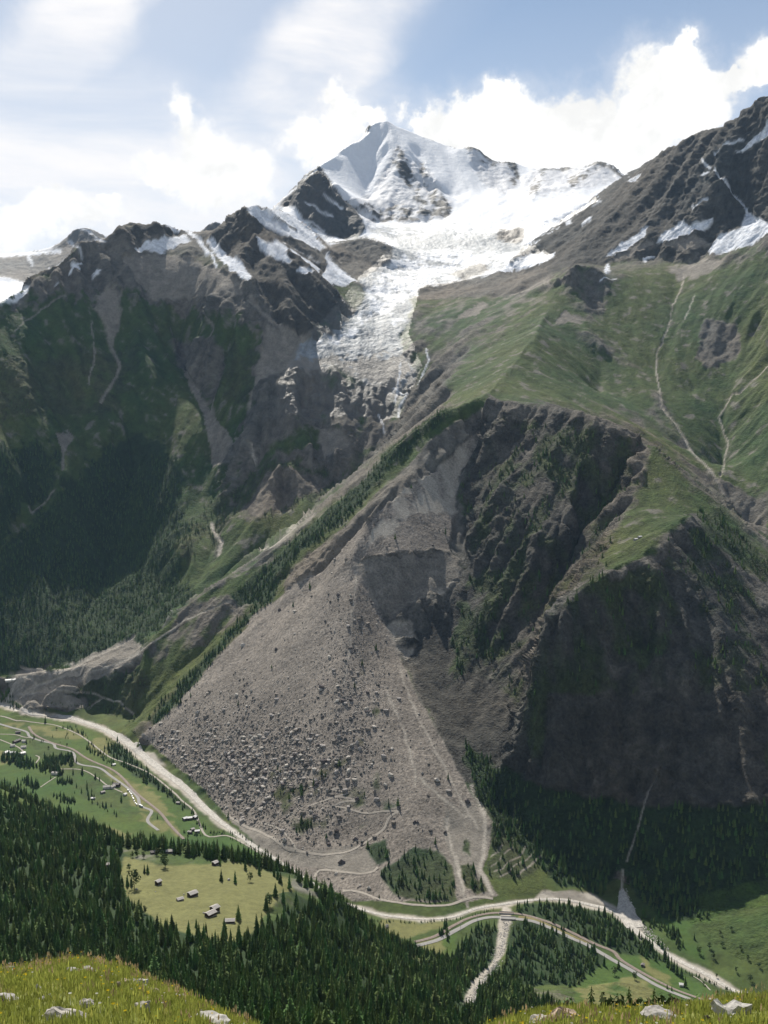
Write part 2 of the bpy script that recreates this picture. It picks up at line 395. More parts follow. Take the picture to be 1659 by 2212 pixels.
line([(1000, 2150, 'z', 30), (1150, 2130, 'z', 20), (1250, 2125, 'z', 16), (1400, 2160, 'z', 20), (1659, 2190, 'z', 16), (1900, 2230, 'z', 16)])
line([(1659, 1960, 'z', 46), (1659, 2060, 'z', 26)]); line([(1570, 2000, 'z', 24), (1659, 2010, 'z', 36), (1800, 2030, 'z', 40)])
line([(1420, 1960, 'z', 8), (1480, 2000, 'z', 12), (1560, 2070, 'z', 10), (1650, 2120, 'z', 8)])
line([(20, 1470, 'z', 22), (100, 1450, 'z', 42), (200, 1450, 'z', 55), (280, 1420, 'z', 90)])
line([(60, 1525, 'z', 4), (190, 1525, 'z', 8), (290, 1555, 'z', 6)])
# our own side: shoulder, barn terrace, forest slopes
SHOULDER = [(-300, 1640, 1700), (0, 1702, 1600), (100, 1752, 1450), (200, 1797, 1300), (262, 1824, 1180), (350, 1833, 1130), (450, 1848, 1110), (530, 1858, 1090), (610, 1882, 1060), (670, 1912, 1020), (725, 1950, 985), (790, 2010, 1060), (850, 2040, 1150), (905, 2075, 1220), (960, 2105, 1330)]
line(SHOULDER)
def toe(pts, k=1.17, z=25):
    az, lr, zz = [], [], []
    for (u, v, r) in pts:
        a, t = to_polar(u, v); az.append(float(a)); lr.append(math.log(r * k)); zz.append(z)
    LINES.append((np.array(az), np.array(lr), np.array(zz, float)))
LINES.append((np.array([float(to_polar(u, v)[0]) for u, v, r in SHOULDER[1:10]]), np.array([math.log(r * 1.07) for u, v, r in SHOULDER[1:10]]), np.array([CAMZ + r * 1.07 * float(to_polar(u, v)[1]) - 4.5 for u, v, r in SHOULDER[1:10]])))
toe(SHOULDER[:-4], 1.25, 20); toe(SHOULDER[-4:-1], 1.13, 20)
line([(262, 1900, 1010), (300, 1960, 935), (345, 2000, 880), (430, 2012, 862), (500, 2005, 870), (560, 2000, 885), (600, 1945, 945), (610, 1905, 1000)])
line([(430, 1920, 985), (500, 1890, 1030), (350, 1870, 1060)]); line([(430, 1960, 925), (520, 1950, 940)])
line([(-200, 1850, 1150), (0, 1800, 1290), (100, 1830, 1200), (200, 1870, 1090)])
line([(-200, 1950, 1000), (0, 1900, 1080), (150, 1930, 1020), (240, 1960, 950)])
line([(-200, 2080, 800), (0, 2060, 830), (200, 2070, 790), (400, 2100, 710), (560, 2100, 730), (700, 2080, 790), (830, 2100, 850), (950, 2130, 980), (1060, 2160, 1050), (1200, 2170, 1080)])
line([(400, 2180, 600), (560, 2180, 590), (700, 2170, 640), (850, 2190, 690), (1000, 2200, 830)])
raw([(-31, 560, 545), (-8, 470, 545), (0, 480, 530), (8, 560, 450), (14, 640, 350), (31, 640, 340)])
raw([(-31, 385, 610), (0, 370, 606), (31, 400, 560)])
raw([(-31, 236, 672), (0, 236, 670), (31, 236, 660)])
raw([(-31, 14800, 900), (31, 14800, 900)])


def solve():
    tot = None
    sizes = []
    a, l = NA, NL
    while a > 24 and l > 40:
        sizes.append((a, l)); a //= 2; l //= 2
    sizes.append((a, l)); sizes.reverse()
    z = None
    for (na, nl) in sizes:
        S = np.zeros((na, nl)); W = np.zeros((na, nl))
        for az, lr, zz in LINES:
            x = (az - AZ0) / (AZ1 - AZ0) * (na - 1); y = (lr - L0) / (L1 - L0) * (nl - 1)
            for i in range(len(x) - 1):
                n = int(max(abs(x[i + 1] - x[i]), abs(y[i + 1] - y[i])) * 1.6) + 2
                t = np.linspace(0, 1, n)
                ix = np.rint(x[i] + (x[i + 1] - x[i]) * t).astype(int); iy = np.rint(y[i] + (y[i + 1] - y[i]) * t).astype(int)
                ok = (ix >= 0) & (ix < na) & (iy >= 0) & (iy < nl)
                zv = zz[i] + (zz[i + 1] - zz[i]) * t
                np.add.at(S, (ix[ok], iy[ok]), zv[ok]); np.add.at(W, (ix[ok], iy[ok]), 1)
        fix = W > 0
        val = np.where(fix, S / np.maximum(W, 1), 0)
        if z is None:
            z = np.full((na, nl), val[fix].mean())
        else:
            z = resample(z, na, nl)
        z[fix] = val[fix]
        ha = ((AZ1 - AZ0) / (na - 1)); hl = (L1 - L0) / (nl - 1)
        wa, wl = 1 / ha**2, 1 / hl**2
        free = ~fix
        par = (np.add.outer(np.arange(na), np.arange(nl)) % 2)
        om = 1.7
        for it in range(90 if na > 200 else 260):
            for c in (0, 1):
                p = np.pad(z, 1, mode='edge')
                new = (wa * (p[:-2, 1:-1] + p[2:, 1:-1]) + wl * (p[1:-1, :-2] + p[1:-1, 2:])) / (2 * (wa + wl))
                mm = free & (par == c)
                z = np.where(mm, z + om * (new - z), z)
    return z


def resample(z, na, nl):
    a0, l0 = z.shape
    x = np.linspace(0, a0 - 1, na); y = np.linspace(0, l0 - 1, nl)
    return bil(z, x[:, None], y[None, :])


def bil(z, x, y):
    x = np.clip(x, 0, z.shape[0] - 1.001); y = np.clip(y, 0, z.shape[1] - 1.001)
    ix = x.astype(int); iy = y.astype(int); fx = x - ix; fy = y - iy
    return (z[ix, iy] * (1 - fx) * (1 - fy) + z[ix + 1, iy] * fx * (1 - fy) + z[ix, iy + 1] * (1 - fx) * fy + z[ix + 1, iy + 1] * fx * fy)


def blur(z, n=1):
    for _ in range(n):
        p = np.pad(z, 1, mode='edge'); z = (p[:-2, 1:-1] + 2 * p[1:-1, 1:-1] + p[2:, 1:-1]) / 4
        p = np.pad(z, 1, mode='edge'); z = (p[1:-1, :-2] + 2 * p[1:-1, 1:-1] + p[1:-1, 2:]) / 4
    return z


# ---- noise
_pr = np.random.default_rng(5)
_G = _pr.uniform(0, 2 * np.pi, (256, 256))
_GX, _GY = np.cos(_G).astype(F4), np.sin(_G).astype(F4)
_GV = _pr.random((256, 256)).astype(F4)
_GV2 = _pr.random((256, 256)).astype(F4)


def gn(x, y):
    """gradient noise about -0.7..0.7"""
    xf = np.floor(x); yf = np.floor(y)
    fx = (x - xf).astype(F4); fy = (y - yf).astype(F4)
    ix = xf.astype(np.int32) & 255; iy = yf.astype(np.int32) & 255
    ix1 = (ix + 1) & 255; iy1 = (iy + 1) & 255
    ux = fx * fx * fx * (fx * (fx * 6 - 15) + 10); uy = fy * fy * fy * (fy * (fy * 6 - 15) + 10)
    a = _GX[ix, iy] * fx + _GY[ix, iy] * fy
    b = _GX[ix1, iy] * (fx - 1) + _GY[ix1, iy] * fy
    c = _GX[ix, iy1] * fx + _GY[ix, iy1] * (fy - 1)
    d = _GX[ix1, iy1] * (fx - 1) + _GY[ix1, iy1] * (fy - 1)
    return (a + (b - a) * ux) * (1 - uy) + (c + (d - c) * ux) * uy


def fbm(x, y, wl, oct=4, gain=0.5, ridged=False, off=0.0):
    out = 0; amp = 1.0; f = 1.0 / wl; n = 0
    for i in range(oct):
        v = gn(x * f + 17.3 * i + off, y * f - 9.1 * i + off)
        if ridged: v = 0.5 - np.abs(v) * 2
        out = out + amp * v; n += amp
        amp *= gain; f *= 2.03
    return out / n


def gullies(x, y, gx, gy, wl, off=0):
    """erosion-like ridges that run down the fall line; -1..1"""
    f = 1.0 / wl
    px = x * f + off; py = y * f - off
    s = np.hypot(gx, gy) + 1e-6
    tx = (-gy / s).astype(F4); ty = (gx / s).astype(F4)
    ix = np.floor(px); iy = np.floor(py)
    C = 0; Wt = 0
    for dx in (-1, 0, 1):
        for dy in (-1, 0, 1):
            jx = ix + dx; jy = iy + dy
            hx = jx.astype(np.int32) & 255; hy = jy.astype(np.int32) & 255
            cx = jx + _GV[hx, hy]; cy = jy + _GV2[hx, hy]
            rx = (px - cx).astype(F4); ry = (py - cy).astype(F4)
            wgt = np.exp(-(rx * rx + ry * ry) * 2.2)
            C = C + wgt * np.cos((rx * tx + ry * ty) * F4(6.28) * F4(1.05) + _GV[hy, hx] * 3)
            Wt = Wt + wgt
    return C / Wt


print('solving terrain')
BASE = blur(solve(), 1)
GA = np.linspace(AZ0, AZ1, NA); GL = np.linspace(L0, L1, NL)


def base_z(az, r):
    return bil(BASE, (az - AZ0) / (AZ1 - AZ0) * (NA - 1), (np.log(r) - L0) / (L1 - L0) * (NL - 1))


# ---- which ground is seen at each place of the photograph (half resolution survey map)
PU0, PV0, PN = -320, 100, 1150


def march():
    U, V = np.meshgrid(PU0 + 2 * np.arange(PN), PV0 + 2 * np.arange(PN), indexing='ij')
    a, t = to_polar(U, V)
    xi = np.rint(np.clip((a - AZ0) / (AZ1 - AZ0) * (NA - 1), 0, NA - 1)).astype(int)
    tan = ((BASE - CAMZ) / np.exp(GL)[None, :])
    cm = np.maximum.accumulate(tan, axis=1)
    out = np.zeros(U.shape, int)
    for c in range(NA):
        m = xi == c
        if m.any(): out[m] = np.searchsorted(cm[c], t[m])
    sky_ = out >= NL
    hr = GL[np.minimum(out, NL - 1)]
    return np.where(sky_, 99.0, hr)


HR = march()
_pu = PU0 + 2 * np.arange(PN); _pv = PV0 + 2 * np.arange(PN)


def poly_mask(M, pts):
    p = np.array(pts, float)
    i0 = max(int((p[:, 0].min() - PU0) / 2) - 1, 0); i1 = min(int((p[:, 0].max() - PU0) / 2) + 2, PN)
    j0 = max(int((p[:, 1].min() - PV0) / 2) - 1, 0); j1 = min(int((p[:, 1].max() - PV0) / 2) + 2, PN)
    if i1 <= i0 or j1 <= j0: return
    X = _pu[i0:i1][:, None]; Y = _pv[j0:j1][None, :]
    ins = np.zeros((i1 - i0, j1 - j0), bool)
    for k in range(len(p)):
        x1, y1 = p[k - 1]; x2, y2 = p[k]
        if y1 == y2: continue
        cr = ((y1 > Y) != (y2 > Y)) & (X < (x2 - x1) * (Y - y1) / (y2 - y1) + x1)
        ins ^= cr
    M[i0:i1, j0:j1] = np.maximum(M[i0:i1, j0:j1], ins)


def line_mask(M, pts, w0, w1=None):
    if w1 is None: w1 = w0
    n = len(pts) - 1
    for k in range(n):
        (x1, y1), (x2, y2) = pts[k], pts[k + 1]
        wa = w0 + (w1 - w0) * k / n; wb = w0 + (w1 - w0) * (k + 1) / n
        W = max(wa, wb)
        i0 = max(int((min(x1, x2) - W - PU0) / 2) - 1, 0); i1 = min(int((max(x1, x2) + W - PU0) / 2) + 2, PN)
        j0 = max(int((min(y1, y2) - W - PV0) / 2) - 1, 0); j1 = min(int((max(y1, y2) + W - PV0) / 2) + 2, PN)
        if i1 <= i0 or j1 <= j0: continue
        X = _pu[i0:i1][:, None]; Y = _pv[j0:j1][None, :]
        dx, dy = x2 - x1, y2 - y1
        t = np.clip(((X - x1) * dx + (Y - y1) * dy) / (dx * dx + dy * dy + 1e-9), 0, 1)
        d = np.hypot(X - x1 - t * dx, Y - y1 - t * dy)
        v = np.clip((wa + (wb - wa) * t) / 2 + 0.9 - d, 0, 1)
        M[i0:i1, j0:j1] = np.maximum(M[i0:i1, j0:j1], v)


SNOW, ICE, ROCK, SCREE, ALP, WOOD, MEAD, TAN, PALE, DEBR, DARK, MIXS, BRUSH = range(13)
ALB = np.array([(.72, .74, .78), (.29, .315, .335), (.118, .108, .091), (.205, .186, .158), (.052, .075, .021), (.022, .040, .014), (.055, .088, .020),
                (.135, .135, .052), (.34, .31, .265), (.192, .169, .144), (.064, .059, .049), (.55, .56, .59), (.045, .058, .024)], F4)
NC = len(ALB)
# (class, blur, warp px, breakup 0..1, polygons, lines)
LAYERS = [
    # --- the far range and the pyramid
    (ROCK, 1, 5, .15, [[(-300, 540), (110, 538), (165, 484), (235, 510), (200, 560), (60, 612), (0, 598), (-300, 640)], [(430, 500), (460, 470), (500, 500), (480, 510)]], []),
    (SNOW, 1, 6, .0, [[(-300, 640), (0, 598), (70, 615), (60, 640), (0, 660), (-300, 740)]], [([(-200, 560), (0, 552), (130, 543)], 7), ([(165, 486), (195, 505), (225, 525)], 3), ([(150, 520), (175, 545)], 3), ([(60, 548), (70, 572)], 4)]),
    (SNOW, 1, 3, .0, [[(600, 445), (688, 350), (740, 320), (812, 258), (830, 250), (880, 268), (1008, 312), (1110, 345), (1300, 340), (1360, 378), (1280, 450), (1200, 500), (1120, 600), (860, 640), (700, 520)]], []),
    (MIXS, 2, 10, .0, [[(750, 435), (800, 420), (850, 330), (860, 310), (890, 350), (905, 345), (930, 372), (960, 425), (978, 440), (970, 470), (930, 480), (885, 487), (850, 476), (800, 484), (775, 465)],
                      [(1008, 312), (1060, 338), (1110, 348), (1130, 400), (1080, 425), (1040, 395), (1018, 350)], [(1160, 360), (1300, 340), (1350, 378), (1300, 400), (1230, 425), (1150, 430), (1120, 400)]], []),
    (DARK, 1, 7, .6, [[(858, 312), (874, 338), (905, 400), (925, 440), (905, 450), (880, 410), (856, 370), (846, 340)], [(910, 350), (935, 385), (962, 430), (978, 442), (968, 468), (940, 466), (918, 410), (905, 370)],
                      [(752, 448), (800, 440), (830, 455), (850, 440), (880, 450), (930, 455), (960, 462), (930, 476), (886, 483), (850, 474), (800, 482)],
                      [(1008, 314), (1050, 332), (1058, 350), (1030, 352), (1012, 345)], [(1095, 350), (1112, 350), (1122, 385), (1110, 405), (1098, 380)], [(1155, 380), (1170, 395), (1160, 425), (1140, 415)],
                      [(1225, 385), (1300, 342), (1318, 352), (1270, 385), (1230, 415)], [(1165, 368), (1180, 372), (1180, 395), (1168, 395)]],
     [([(1010, 330), (1040, 360), (1080, 356), (1108, 352)], 4), ([(870, 275), (925, 300)], 3)]),
    (DARK, 1, 4, .3, [], [([(1006, 318), (1030, 328), (1062, 347), (1108, 352)], 7), ([(1112, 352), (1118, 380)], 6), ([(1165, 369), (1215, 364)], 5), ([(1215, 364), (1290, 352), (1315, 356), (1345, 380)], 9), ([(872, 276), (950, 308), (985, 320)], 2)]),
    (DARK, 0, 4, .12, [[(600, 445), (645, 396), (688, 356), (712, 390), (742, 430), (782, 475), (790, 500), (772, 516), (722, 516), (670, 492), (636, 450), (615, 442)],
                      [(1270, 432), (1350, 380), (1345, 400), (1300, 430), (1240, 450), (1165, 480), (1180, 468)]], []),
    (SNOW, 0, 3, .1, [], [([(640, 470), (700, 500)], 3), ([(660, 440), (720, 470)], 2.5), ([(700, 420), (740, 450)], 2.5)]),
    # --- glacier
    (ICE, 2, 12, .0, [[(790, 492), (980, 480), (1060, 500), (1130, 480), (1180, 470), (1130, 530), (1190, 545), (1180, 560), (1110, 575), (1050, 590), (1000, 600), (950, 612), (905, 622), (890, 650), (885, 690), (865, 720), (868, 770), (900, 800), (880, 830), (850, 850), (790, 830), (740, 790), (680, 800), (620, 800), (630, 775), (650, 740), (700, 730), (760, 690), (790, 640), (775, 605), (820, 580), (850, 545), (846, 520)]], []),
    (SNOW, 2, 16, .55, [[(790, 492), (980, 478), (1060, 440), (1280, 400), (1270, 440), (1190, 480), (1120, 510), (1000, 500), (850, 505)],
                      [(790, 630), (850, 560), (940, 540), (1060, 545), (1160, 552), (1080, 585), (1000, 592), (930, 610), (885, 640), (840, 680), (790, 680)]], [([(690, 737), (760, 725), (800, 660), (840, 620)], 10, 14), ([(870, 680), (850, 700)], 14)]),
    (SCREE, 4, 26, .32, [[(640, 765), (760, 775), (860, 765), (900, 800), (860, 845), (790, 828), (740, 790), (680, 805), (615, 800)]], []),
    (ROCK, 1, 6, .1, [[(1079, 495), (1134, 490), (1130, 526), (1070, 520)], [(716, 530), (750, 515), (800, 512), (852, 534), (845, 565), (815, 585), (772, 607), (735, 585), (715, 560)],
                     [(965, 590), (1040, 570), (1060, 585), (1000, 605)], [(1100, 585), (1180, 560), (1195, 600), (1130, 640), (1060, 640), (900, 650), (905, 625), (1000, 604)]], []),
    (ALP, 6, 34, .30, [[(-300, 900), (0, 680), (120, 640), (200, 640), (300, 640), (400, 680), (500, 680), (560, 720), (540, 880), (520, 1000), (440, 1130), (440, 1290), (300, 1390), (0, 1460), (-300, 1480)]], []),
    (WOOD, 5, 34, .30, [[(235, 960), (280, 930), (350, 950), (385, 1020), (400, 1130), (380, 1230), (420, 1290), (340, 1370), (290, 1392), (240, 1410), (150, 1442), (0, 1460), (-300, 1480), (-300, 1300), (0, 1200), (70, 1120), (150, 1040)], [(-300, 1000), (0, 960), (80, 950), (120, 1000), (110, 1060), (40, 1110), (0, 1180), (-300, 1300)]], []),
    (BRUSH, 5, 34, .45, [[(380, 1180), (440, 1090), (520, 1060), (540, 1100), (480, 1120), (470, 1180), (420, 1250)], [(480, 1100), (560, 980), (640, 1000), (720, 1040), (760, 1030), (690, 1080), (560, 1120)], [(0, 780), (200, 760), (300, 760), (250, 900), (100, 900), (0, 900)], [(470, 740), (560, 760), (540, 880), (480, 860)]], []),
    # --- left mountain: crest, ledges and snow
    (DARK, 1, 8, .25, [[(240, 507), (330, 475), (350, 474), (420, 498), (425, 512), (330, 512), (250, 525)], [(488, 490), (500, 470), (520, 450), (545, 470), (620, 520), (720, 600), (735, 640), (725, 665), (655, 728), (600, 700), (560, 620), (520, 590), (470, 540), (455, 510)]], []),
    (SNOW, 0, 5, .08, [[(530, 447), (600, 447), (640, 468), (690, 520), (703, 540), (660, 530), (600, 502), (548, 480)], [(552, 510), (578, 526), (620, 520), (618, 548), (630, 570), (590, 555), (560, 530)],
                      [(640, 535), (692, 570), (690, 590), (640, 560), (615, 540)], [(703, 545), (722, 570), (772, 610), (740, 620), (690, 602), (705, 580)],
                      [(445, 520), (466, 522), (492, 552), (522, 572), (546, 596), (535, 606), (500, 590), (470, 555)], [(288, 548), (312, 524), (350, 516), (402, 508), (416, 522), (370, 536), (345, 548), (318, 538)],
                      [(348, 476), (372, 480), (402, 497), (385, 500), (360, 490)], [(153, 568), (176, 578), (172, 586), (155, 578)], [(212, 590), (218, 580), (210, 576), (200, 596)], [(116, 628), (124, 622), (122, 616)],
                      [(650, 575), (680, 590), (660, 598), (640, 585)]],
     [([(402, 497), (425, 515), (450, 545)], 7), ([(458, 545), (466, 575)], 4), ([(440, 570), (450, 585)], 5), ([(180, 560), (150, 590)], 3), ([(600, 500), (690, 540)], 5)]),
    (DARK, 0, 4, .3, [], [([(545, 478), (620, 512), (690, 548)], 5), ([(560, 500), (640, 540), (700, 580)], 6), ([(590, 470), (640, 500)], 2.5)]),
    (SCREE, 2, 9, .35, [[(260, 560), (330, 545), (430, 560), (520, 610), (530, 640), (430, 640), (340, 650), (300, 620)], [(578, 700), (655, 735), (640, 762), (620, 800), (560, 835), (548, 860), (555, 790)],
                      [(205, 640), (250, 620), (262, 680), (245, 740), (230, 700)]], []),
    (SCREE, 0, 5, .1, [[(384, 765), (430, 840), (455, 890), (500, 945), (507, 965), (484, 1000), (457, 1012), (452, 960), (440, 900), (408, 830)], [(508, 945), (530, 950), (543, 985), (535, 995)],
                      [(672, 918), (760, 940), (785, 955), (740, 975), (703, 985)], [(120, 940), (155, 935), (145, 970), (135, 990)], [(650, 1100), (682, 1088), (680, 1112), (655, 1135), (628, 1150)],
                      [(1190, 600), (1050, 660), (1100, 640), (1190, 615)], [(1046, 648), (1056, 658), (1030, 680), (980, 690)], [(1195, 700), (1220, 672), (1290, 702), (1250, 700)]],
     [([(288, 556), (250, 600), (215, 642), (208, 660), (235, 700), (240, 740), (258, 780), (255, 802), (236, 842), (218, 872)], 5, 5), ([(262, 632), (248, 660), (245, 740)], 4), ([(198, 690), (205, 760), (190, 832)], 3),
      ([(140, 640), (60, 690), (30, 715)], 3), ([(445, 600), (450, 680), (464, 712), (443, 750)], 5), ([(320, 560), (300, 610)], 5), ([(462, 800), (458, 900)], 6), ([(535, 650), (575, 682), (600, 700), (655, 737)], 7, 10),
      ([(560, 820), (545, 860), (538, 885)], 6), ([(600, 868), (602, 932)], 3), ([(145, 930), (155, 945), (135, 980), (133, 1018)], 6, 5), ([(692, 930), (700, 985), (706, 1012)], 4), ([(118, 1060), (70, 1108), (60, 1096)], 3),
      ([(1480, 640), (1450, 660)], 3), ([(540, 640), (570, 680)], 6), ([(1545, 372), (1580, 415), (1614, 455)], 3)]),
    # --- right mountain: dark rock, snow patches
    (DARK, 4, 20, .25, [[(1350, 378), (1500, 284), (1659, 199), (1980, 110), (1980, 460), (1659, 500), (1480, 560), (1310, 570), (1190, 590), (1100, 570), (1170, 510), (1290, 432)]], []),
    (SNOW, 0, 6, .06, [[(1414, 526), (1440, 502), (1474, 480), (1490, 492), (1539, 468), (1529, 490), (1494, 506), (1449, 522)], [(1529, 532), (1560, 508), (1600, 495), (1612, 450), (1622, 465), (1659, 482), (1700, 480), (1700, 510), (1659, 506), (1609, 535), (1575, 545), (1534, 552)],
                      [(1309, 558), (1339, 530), (1404, 490), (1396, 512), (1349, 546)], [(1588, 328), (1625, 300), (1649, 282), (1659, 262), (1690, 250), (1690, 280), (1649, 300), (1609, 325)],
                      [(1069, 588), (1105, 572), (1149, 546), (1199, 550), (1190, 562), (1149, 576), (1095, 590)], [(1149, 476), (1200, 455), (1274, 428), (1269, 448), (1209, 466), (1179, 500), (1124, 532), (1139, 490)], [(1306, 575), (1314, 570), (1318, 588), (1308, 590)], [(1590, 232), (1612, 222), (1605, 240), (1592, 250)]],
     [([(1390, 562), (1410, 552)], 5), ([(1225, 485), (1232, 480)], 5), ([(1260, 480), (1275, 470)], 4), ([(1545, 372), (1580, 415), (1614, 455)], 4), ([(1520, 350), (1535, 362)], 4), ([(1545, 335), (1600, 300)], 3), ([(1500, 450), (1530, 435)], 4), ([(1360, 395), (1385, 380)], 3), ([(1370, 392), (1376, 396)], 4), ([(1520, 380), (1530, 372)], 4), ([(1300, 605), (1330, 600)], 2)]),
    (SCREE, 2, 10, .2, [[(1300, 575), (1350, 548), (1400, 520), (1420, 530), (1340, 565)], [(1430, 530), (1500, 508), (1540, 520), (1480, 545)], [(1440, 580), (1520, 560), (1560, 560), (1540, 610), (1480, 620)]], []),
    (ALP, 4, 20, .28, [[(1330, 610), (1480, 610), (1560, 580), (1659, 545), (1980, 520), (1980, 1080), (1659, 1060), (1570, 1060), (1470, 930), (1400, 800)]], []),
    # --- green shoulders
    (ALP, 2, 10, .1, [[(500, 1112), (530, 1128), (560, 1130), (640, 1090), (655, 1075), (685, 1090), (640, 1140), (590, 1176), (520, 1225), (450, 1260), (400, 1290), (470, 1200), (480, 1150)],
                     [(590, 960), (668, 918), (690, 930), (690, 975), (600, 975), (540, 1010)], [(400, 1240), (440, 1150), (465, 1180), (450, 1240)], [(300, 800), (380, 790), (430, 900), (450, 1000), (380, 1000), (340, 920), (250, 960), (240, 900)],
                     [(1320, 620), (1400, 580), (1460, 590), (1420, 700), (1400, 790), (1340, 760), (1250, 700), (1300, 690)], [(1060, 740), (1180, 690), (1290, 760), (1400, 820), (1410, 880), (1300, 880), (1200, 860), (1090, 840), (960, 880), (1000, 800)],
                     [(1405, 965), (1450, 985), (1500, 1060), (1500, 1105), (1430, 1150), (1420, 1190), (1310, 1240), (1290, 1215), (1340, 1140), (1390, 1050)], [(1440, 800), (1500, 820), (1659, 760), (1659, 1040), (1570, 1060), (1560, 980), (1470, 930), (1440, 870)]], []),
    (ROCK, 2, 10, .35, [[(1520, 690), (1600, 700), (1600, 760), (1530, 800), (1500, 780)], [(1540, 1030), (1659, 1090), (1659, 1190), (1580, 1110)], [(600, 1000), (720, 1040), (700, 1060), (640, 1075), (560, 1125), (520, 1100), (570, 1030)], [(360, 740), (470, 730), (480, 820), (450, 870), (410, 810)],
                      [(560, 860), (840, 830), (850, 930), (780, 980), (700, 900), (640, 900), (560, 960)], [(500, 960), (560, 930), (540, 1000), (470, 1010)]], []),
    # --- the walls
    (ROCK, 3, 10, .05, [[(850, 965), (1050, 868), (1200, 872), (1300, 902), (1372, 932), (1405, 965), (1380, 1060), (1290, 1215), (1320, 1240), (1420, 1195), (1500, 1105), (1659, 1300), (1659, 1850), (1300, 1815), (1080, 1705), (1000, 1690), (900, 1500), (832, 1345), (765, 1205), (690, 1240), (600, 1300), (590, 1240), (700, 1180), (800, 1080)]], []),
    (BRUSH, 4, 14, .45, [[(1060, 930), (1100, 1000), (1170, 1150), (1150, 1250), (1020, 1180), (990, 1080), (1020, 1000)], [(1240, 1080), (1300, 1050), (1300, 1150), (1230, 1250), (1190, 1340), (1170, 1330), (1220, 1200)], [(1000, 1430), (1100, 1420), (1150, 1480), (1100, 1600), (1020, 1560)],
                      [(1500, 1100), (1560, 1105), (1659, 1215), (1659, 1260), (1600, 1230), (1540, 1180)], [(1100, 900), (1300, 940), (1380, 980), (1330, 1010), (1150, 960)], [(1370, 1300), (1420, 1330), (1450, 1500), (1400, 1480)], [(1000, 1600), (1080, 1690), (1300, 1830), (1659, 1860), (1659, 1980), (1500, 1990), (1400, 1960), (1340, 1880), (1200, 1900), (1070, 1770), (1030, 1720)]], []),
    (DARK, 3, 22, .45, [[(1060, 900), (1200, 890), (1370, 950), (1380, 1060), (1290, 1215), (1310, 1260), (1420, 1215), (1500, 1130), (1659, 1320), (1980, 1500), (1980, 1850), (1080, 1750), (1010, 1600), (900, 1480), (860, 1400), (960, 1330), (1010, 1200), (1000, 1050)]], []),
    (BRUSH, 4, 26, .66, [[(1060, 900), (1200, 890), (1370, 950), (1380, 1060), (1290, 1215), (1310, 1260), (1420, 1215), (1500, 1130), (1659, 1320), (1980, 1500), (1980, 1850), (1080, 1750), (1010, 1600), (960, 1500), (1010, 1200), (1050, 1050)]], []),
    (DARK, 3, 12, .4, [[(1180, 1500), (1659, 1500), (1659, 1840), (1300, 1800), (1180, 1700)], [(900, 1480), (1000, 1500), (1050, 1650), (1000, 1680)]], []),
    # --- rockslide
    (DEBR, 0, 5, .0, [[(1046, 925), (1030, 982), (987, 1032), (985, 1100), (970, 1190), (850, 1192), (770, 1212), (832, 1345), (900, 1500), (1000, 1680), (1032, 1740), (1078, 1782), (1060, 1830), (1040, 1885), (1080, 1935), (1000, 1950), (760, 1945), (610, 1868), (500, 1775), (440, 1705), (370, 1645), (305, 1590), (340, 1560), (400, 1480), (450, 1430), (560, 1320), (600, 1290), (640, 1262), (700, 1230), (790, 1130), (860, 1070), (950, 1010), (1020, 940)]], []),
    (PALE, 2, 8, .45, [[(1046, 925), (1030, 982), (987, 1032), (965, 1060), (960, 1030), (1000, 985)], [(905, 1265), (990, 1200), (995, 1215), (950, 1260), (985, 1255), (960, 1285), (900, 1280)], [(838, 1345), (890, 1340), (905, 1385), (870, 1375), (845, 1395)], [(850, 1400), (900, 1400), (880, 1430)]], []),  # sunlight on the scar edge and its ledges, painted in as paler ground
    (PALE, 2, 12, .5, [[(1046, 925), (1030, 982), (987, 1032), (985, 1110), (890, 1110), (800, 1185), (775, 1205), (850, 1075), (940, 1010)], [(18, 1462), (60, 1445), (112, 1450), (200, 1412), (290, 1380), (312, 1412), (200, 1470), (130, 1495), (60, 1525), (10, 1512)]], []),  # first polygon: sunlit look of the upper debris slope put into the colour
    (SCREE, 2, 14, .12, [[(770, 1216), (860, 1200), (1000, 1200), (990, 1250), (900, 1300), (840, 1340), (800, 1280)]], []),
    (DARK, 3, 14, .08, [[(930, 1500), (1040, 1450), (1120, 1520), (1140, 1640), (1060, 1720), (1000, 1640)]], []),  # cliff shade painted as darker rock on a slope the sun reaches
    (SCREE, 1, 5, .1, [[(960, 1745), (1020, 1740), (1050, 1790), (1075, 1785), (1045, 1850), (1035, 1890), (1070, 1930), (1045, 1940), (1010, 1880), (1000, 1900), (970, 1840), (955, 1790)], [(500, 1770), (560, 1790), (640, 1840), (760, 1830), (830, 1850), (800, 1890), (640, 1870), (560, 1830)]],
     [([(1020, 1735), (1050, 1790), (1030, 1850), (1040, 1890), (1065, 1925)], 9), ([(960, 1780), (985, 1880), (1000, 1930)], 9), ([(910, 1680), (960, 1730), (1010, 1760)], 6)]),
    (BRUSH, 1, 6, .3, [[(790, 1830), (835, 1815), (840, 1855), (815, 1870)], [(820, 1880), (900, 1830), (945, 1840), (975, 1870), (990, 1950), (900, 1945), (850, 1930), (830, 1905)], [(1062, 1775), (1100, 1790), (1160, 1840), (1160, 1880), (1130, 1900), (1060, 1895), (1050, 1870), (1066, 1840)], [(990, 1870), (1025, 1870), (1030, 1900), (1065, 1920), (1030, 1935), (1000, 1910)],
                      [(1005, 1810), (1015, 1820), (1015, 1850), (1000, 1840)]], []),
    (BRUSH, 3, 14, .72, [[(560, 1640), (700, 1600), (760, 1560), (800, 1640), (850, 1740), (760, 1800), (640, 1810), (600, 1740)], [(760, 1440), (810, 1470), (820, 1560), (760, 1540)]], []),
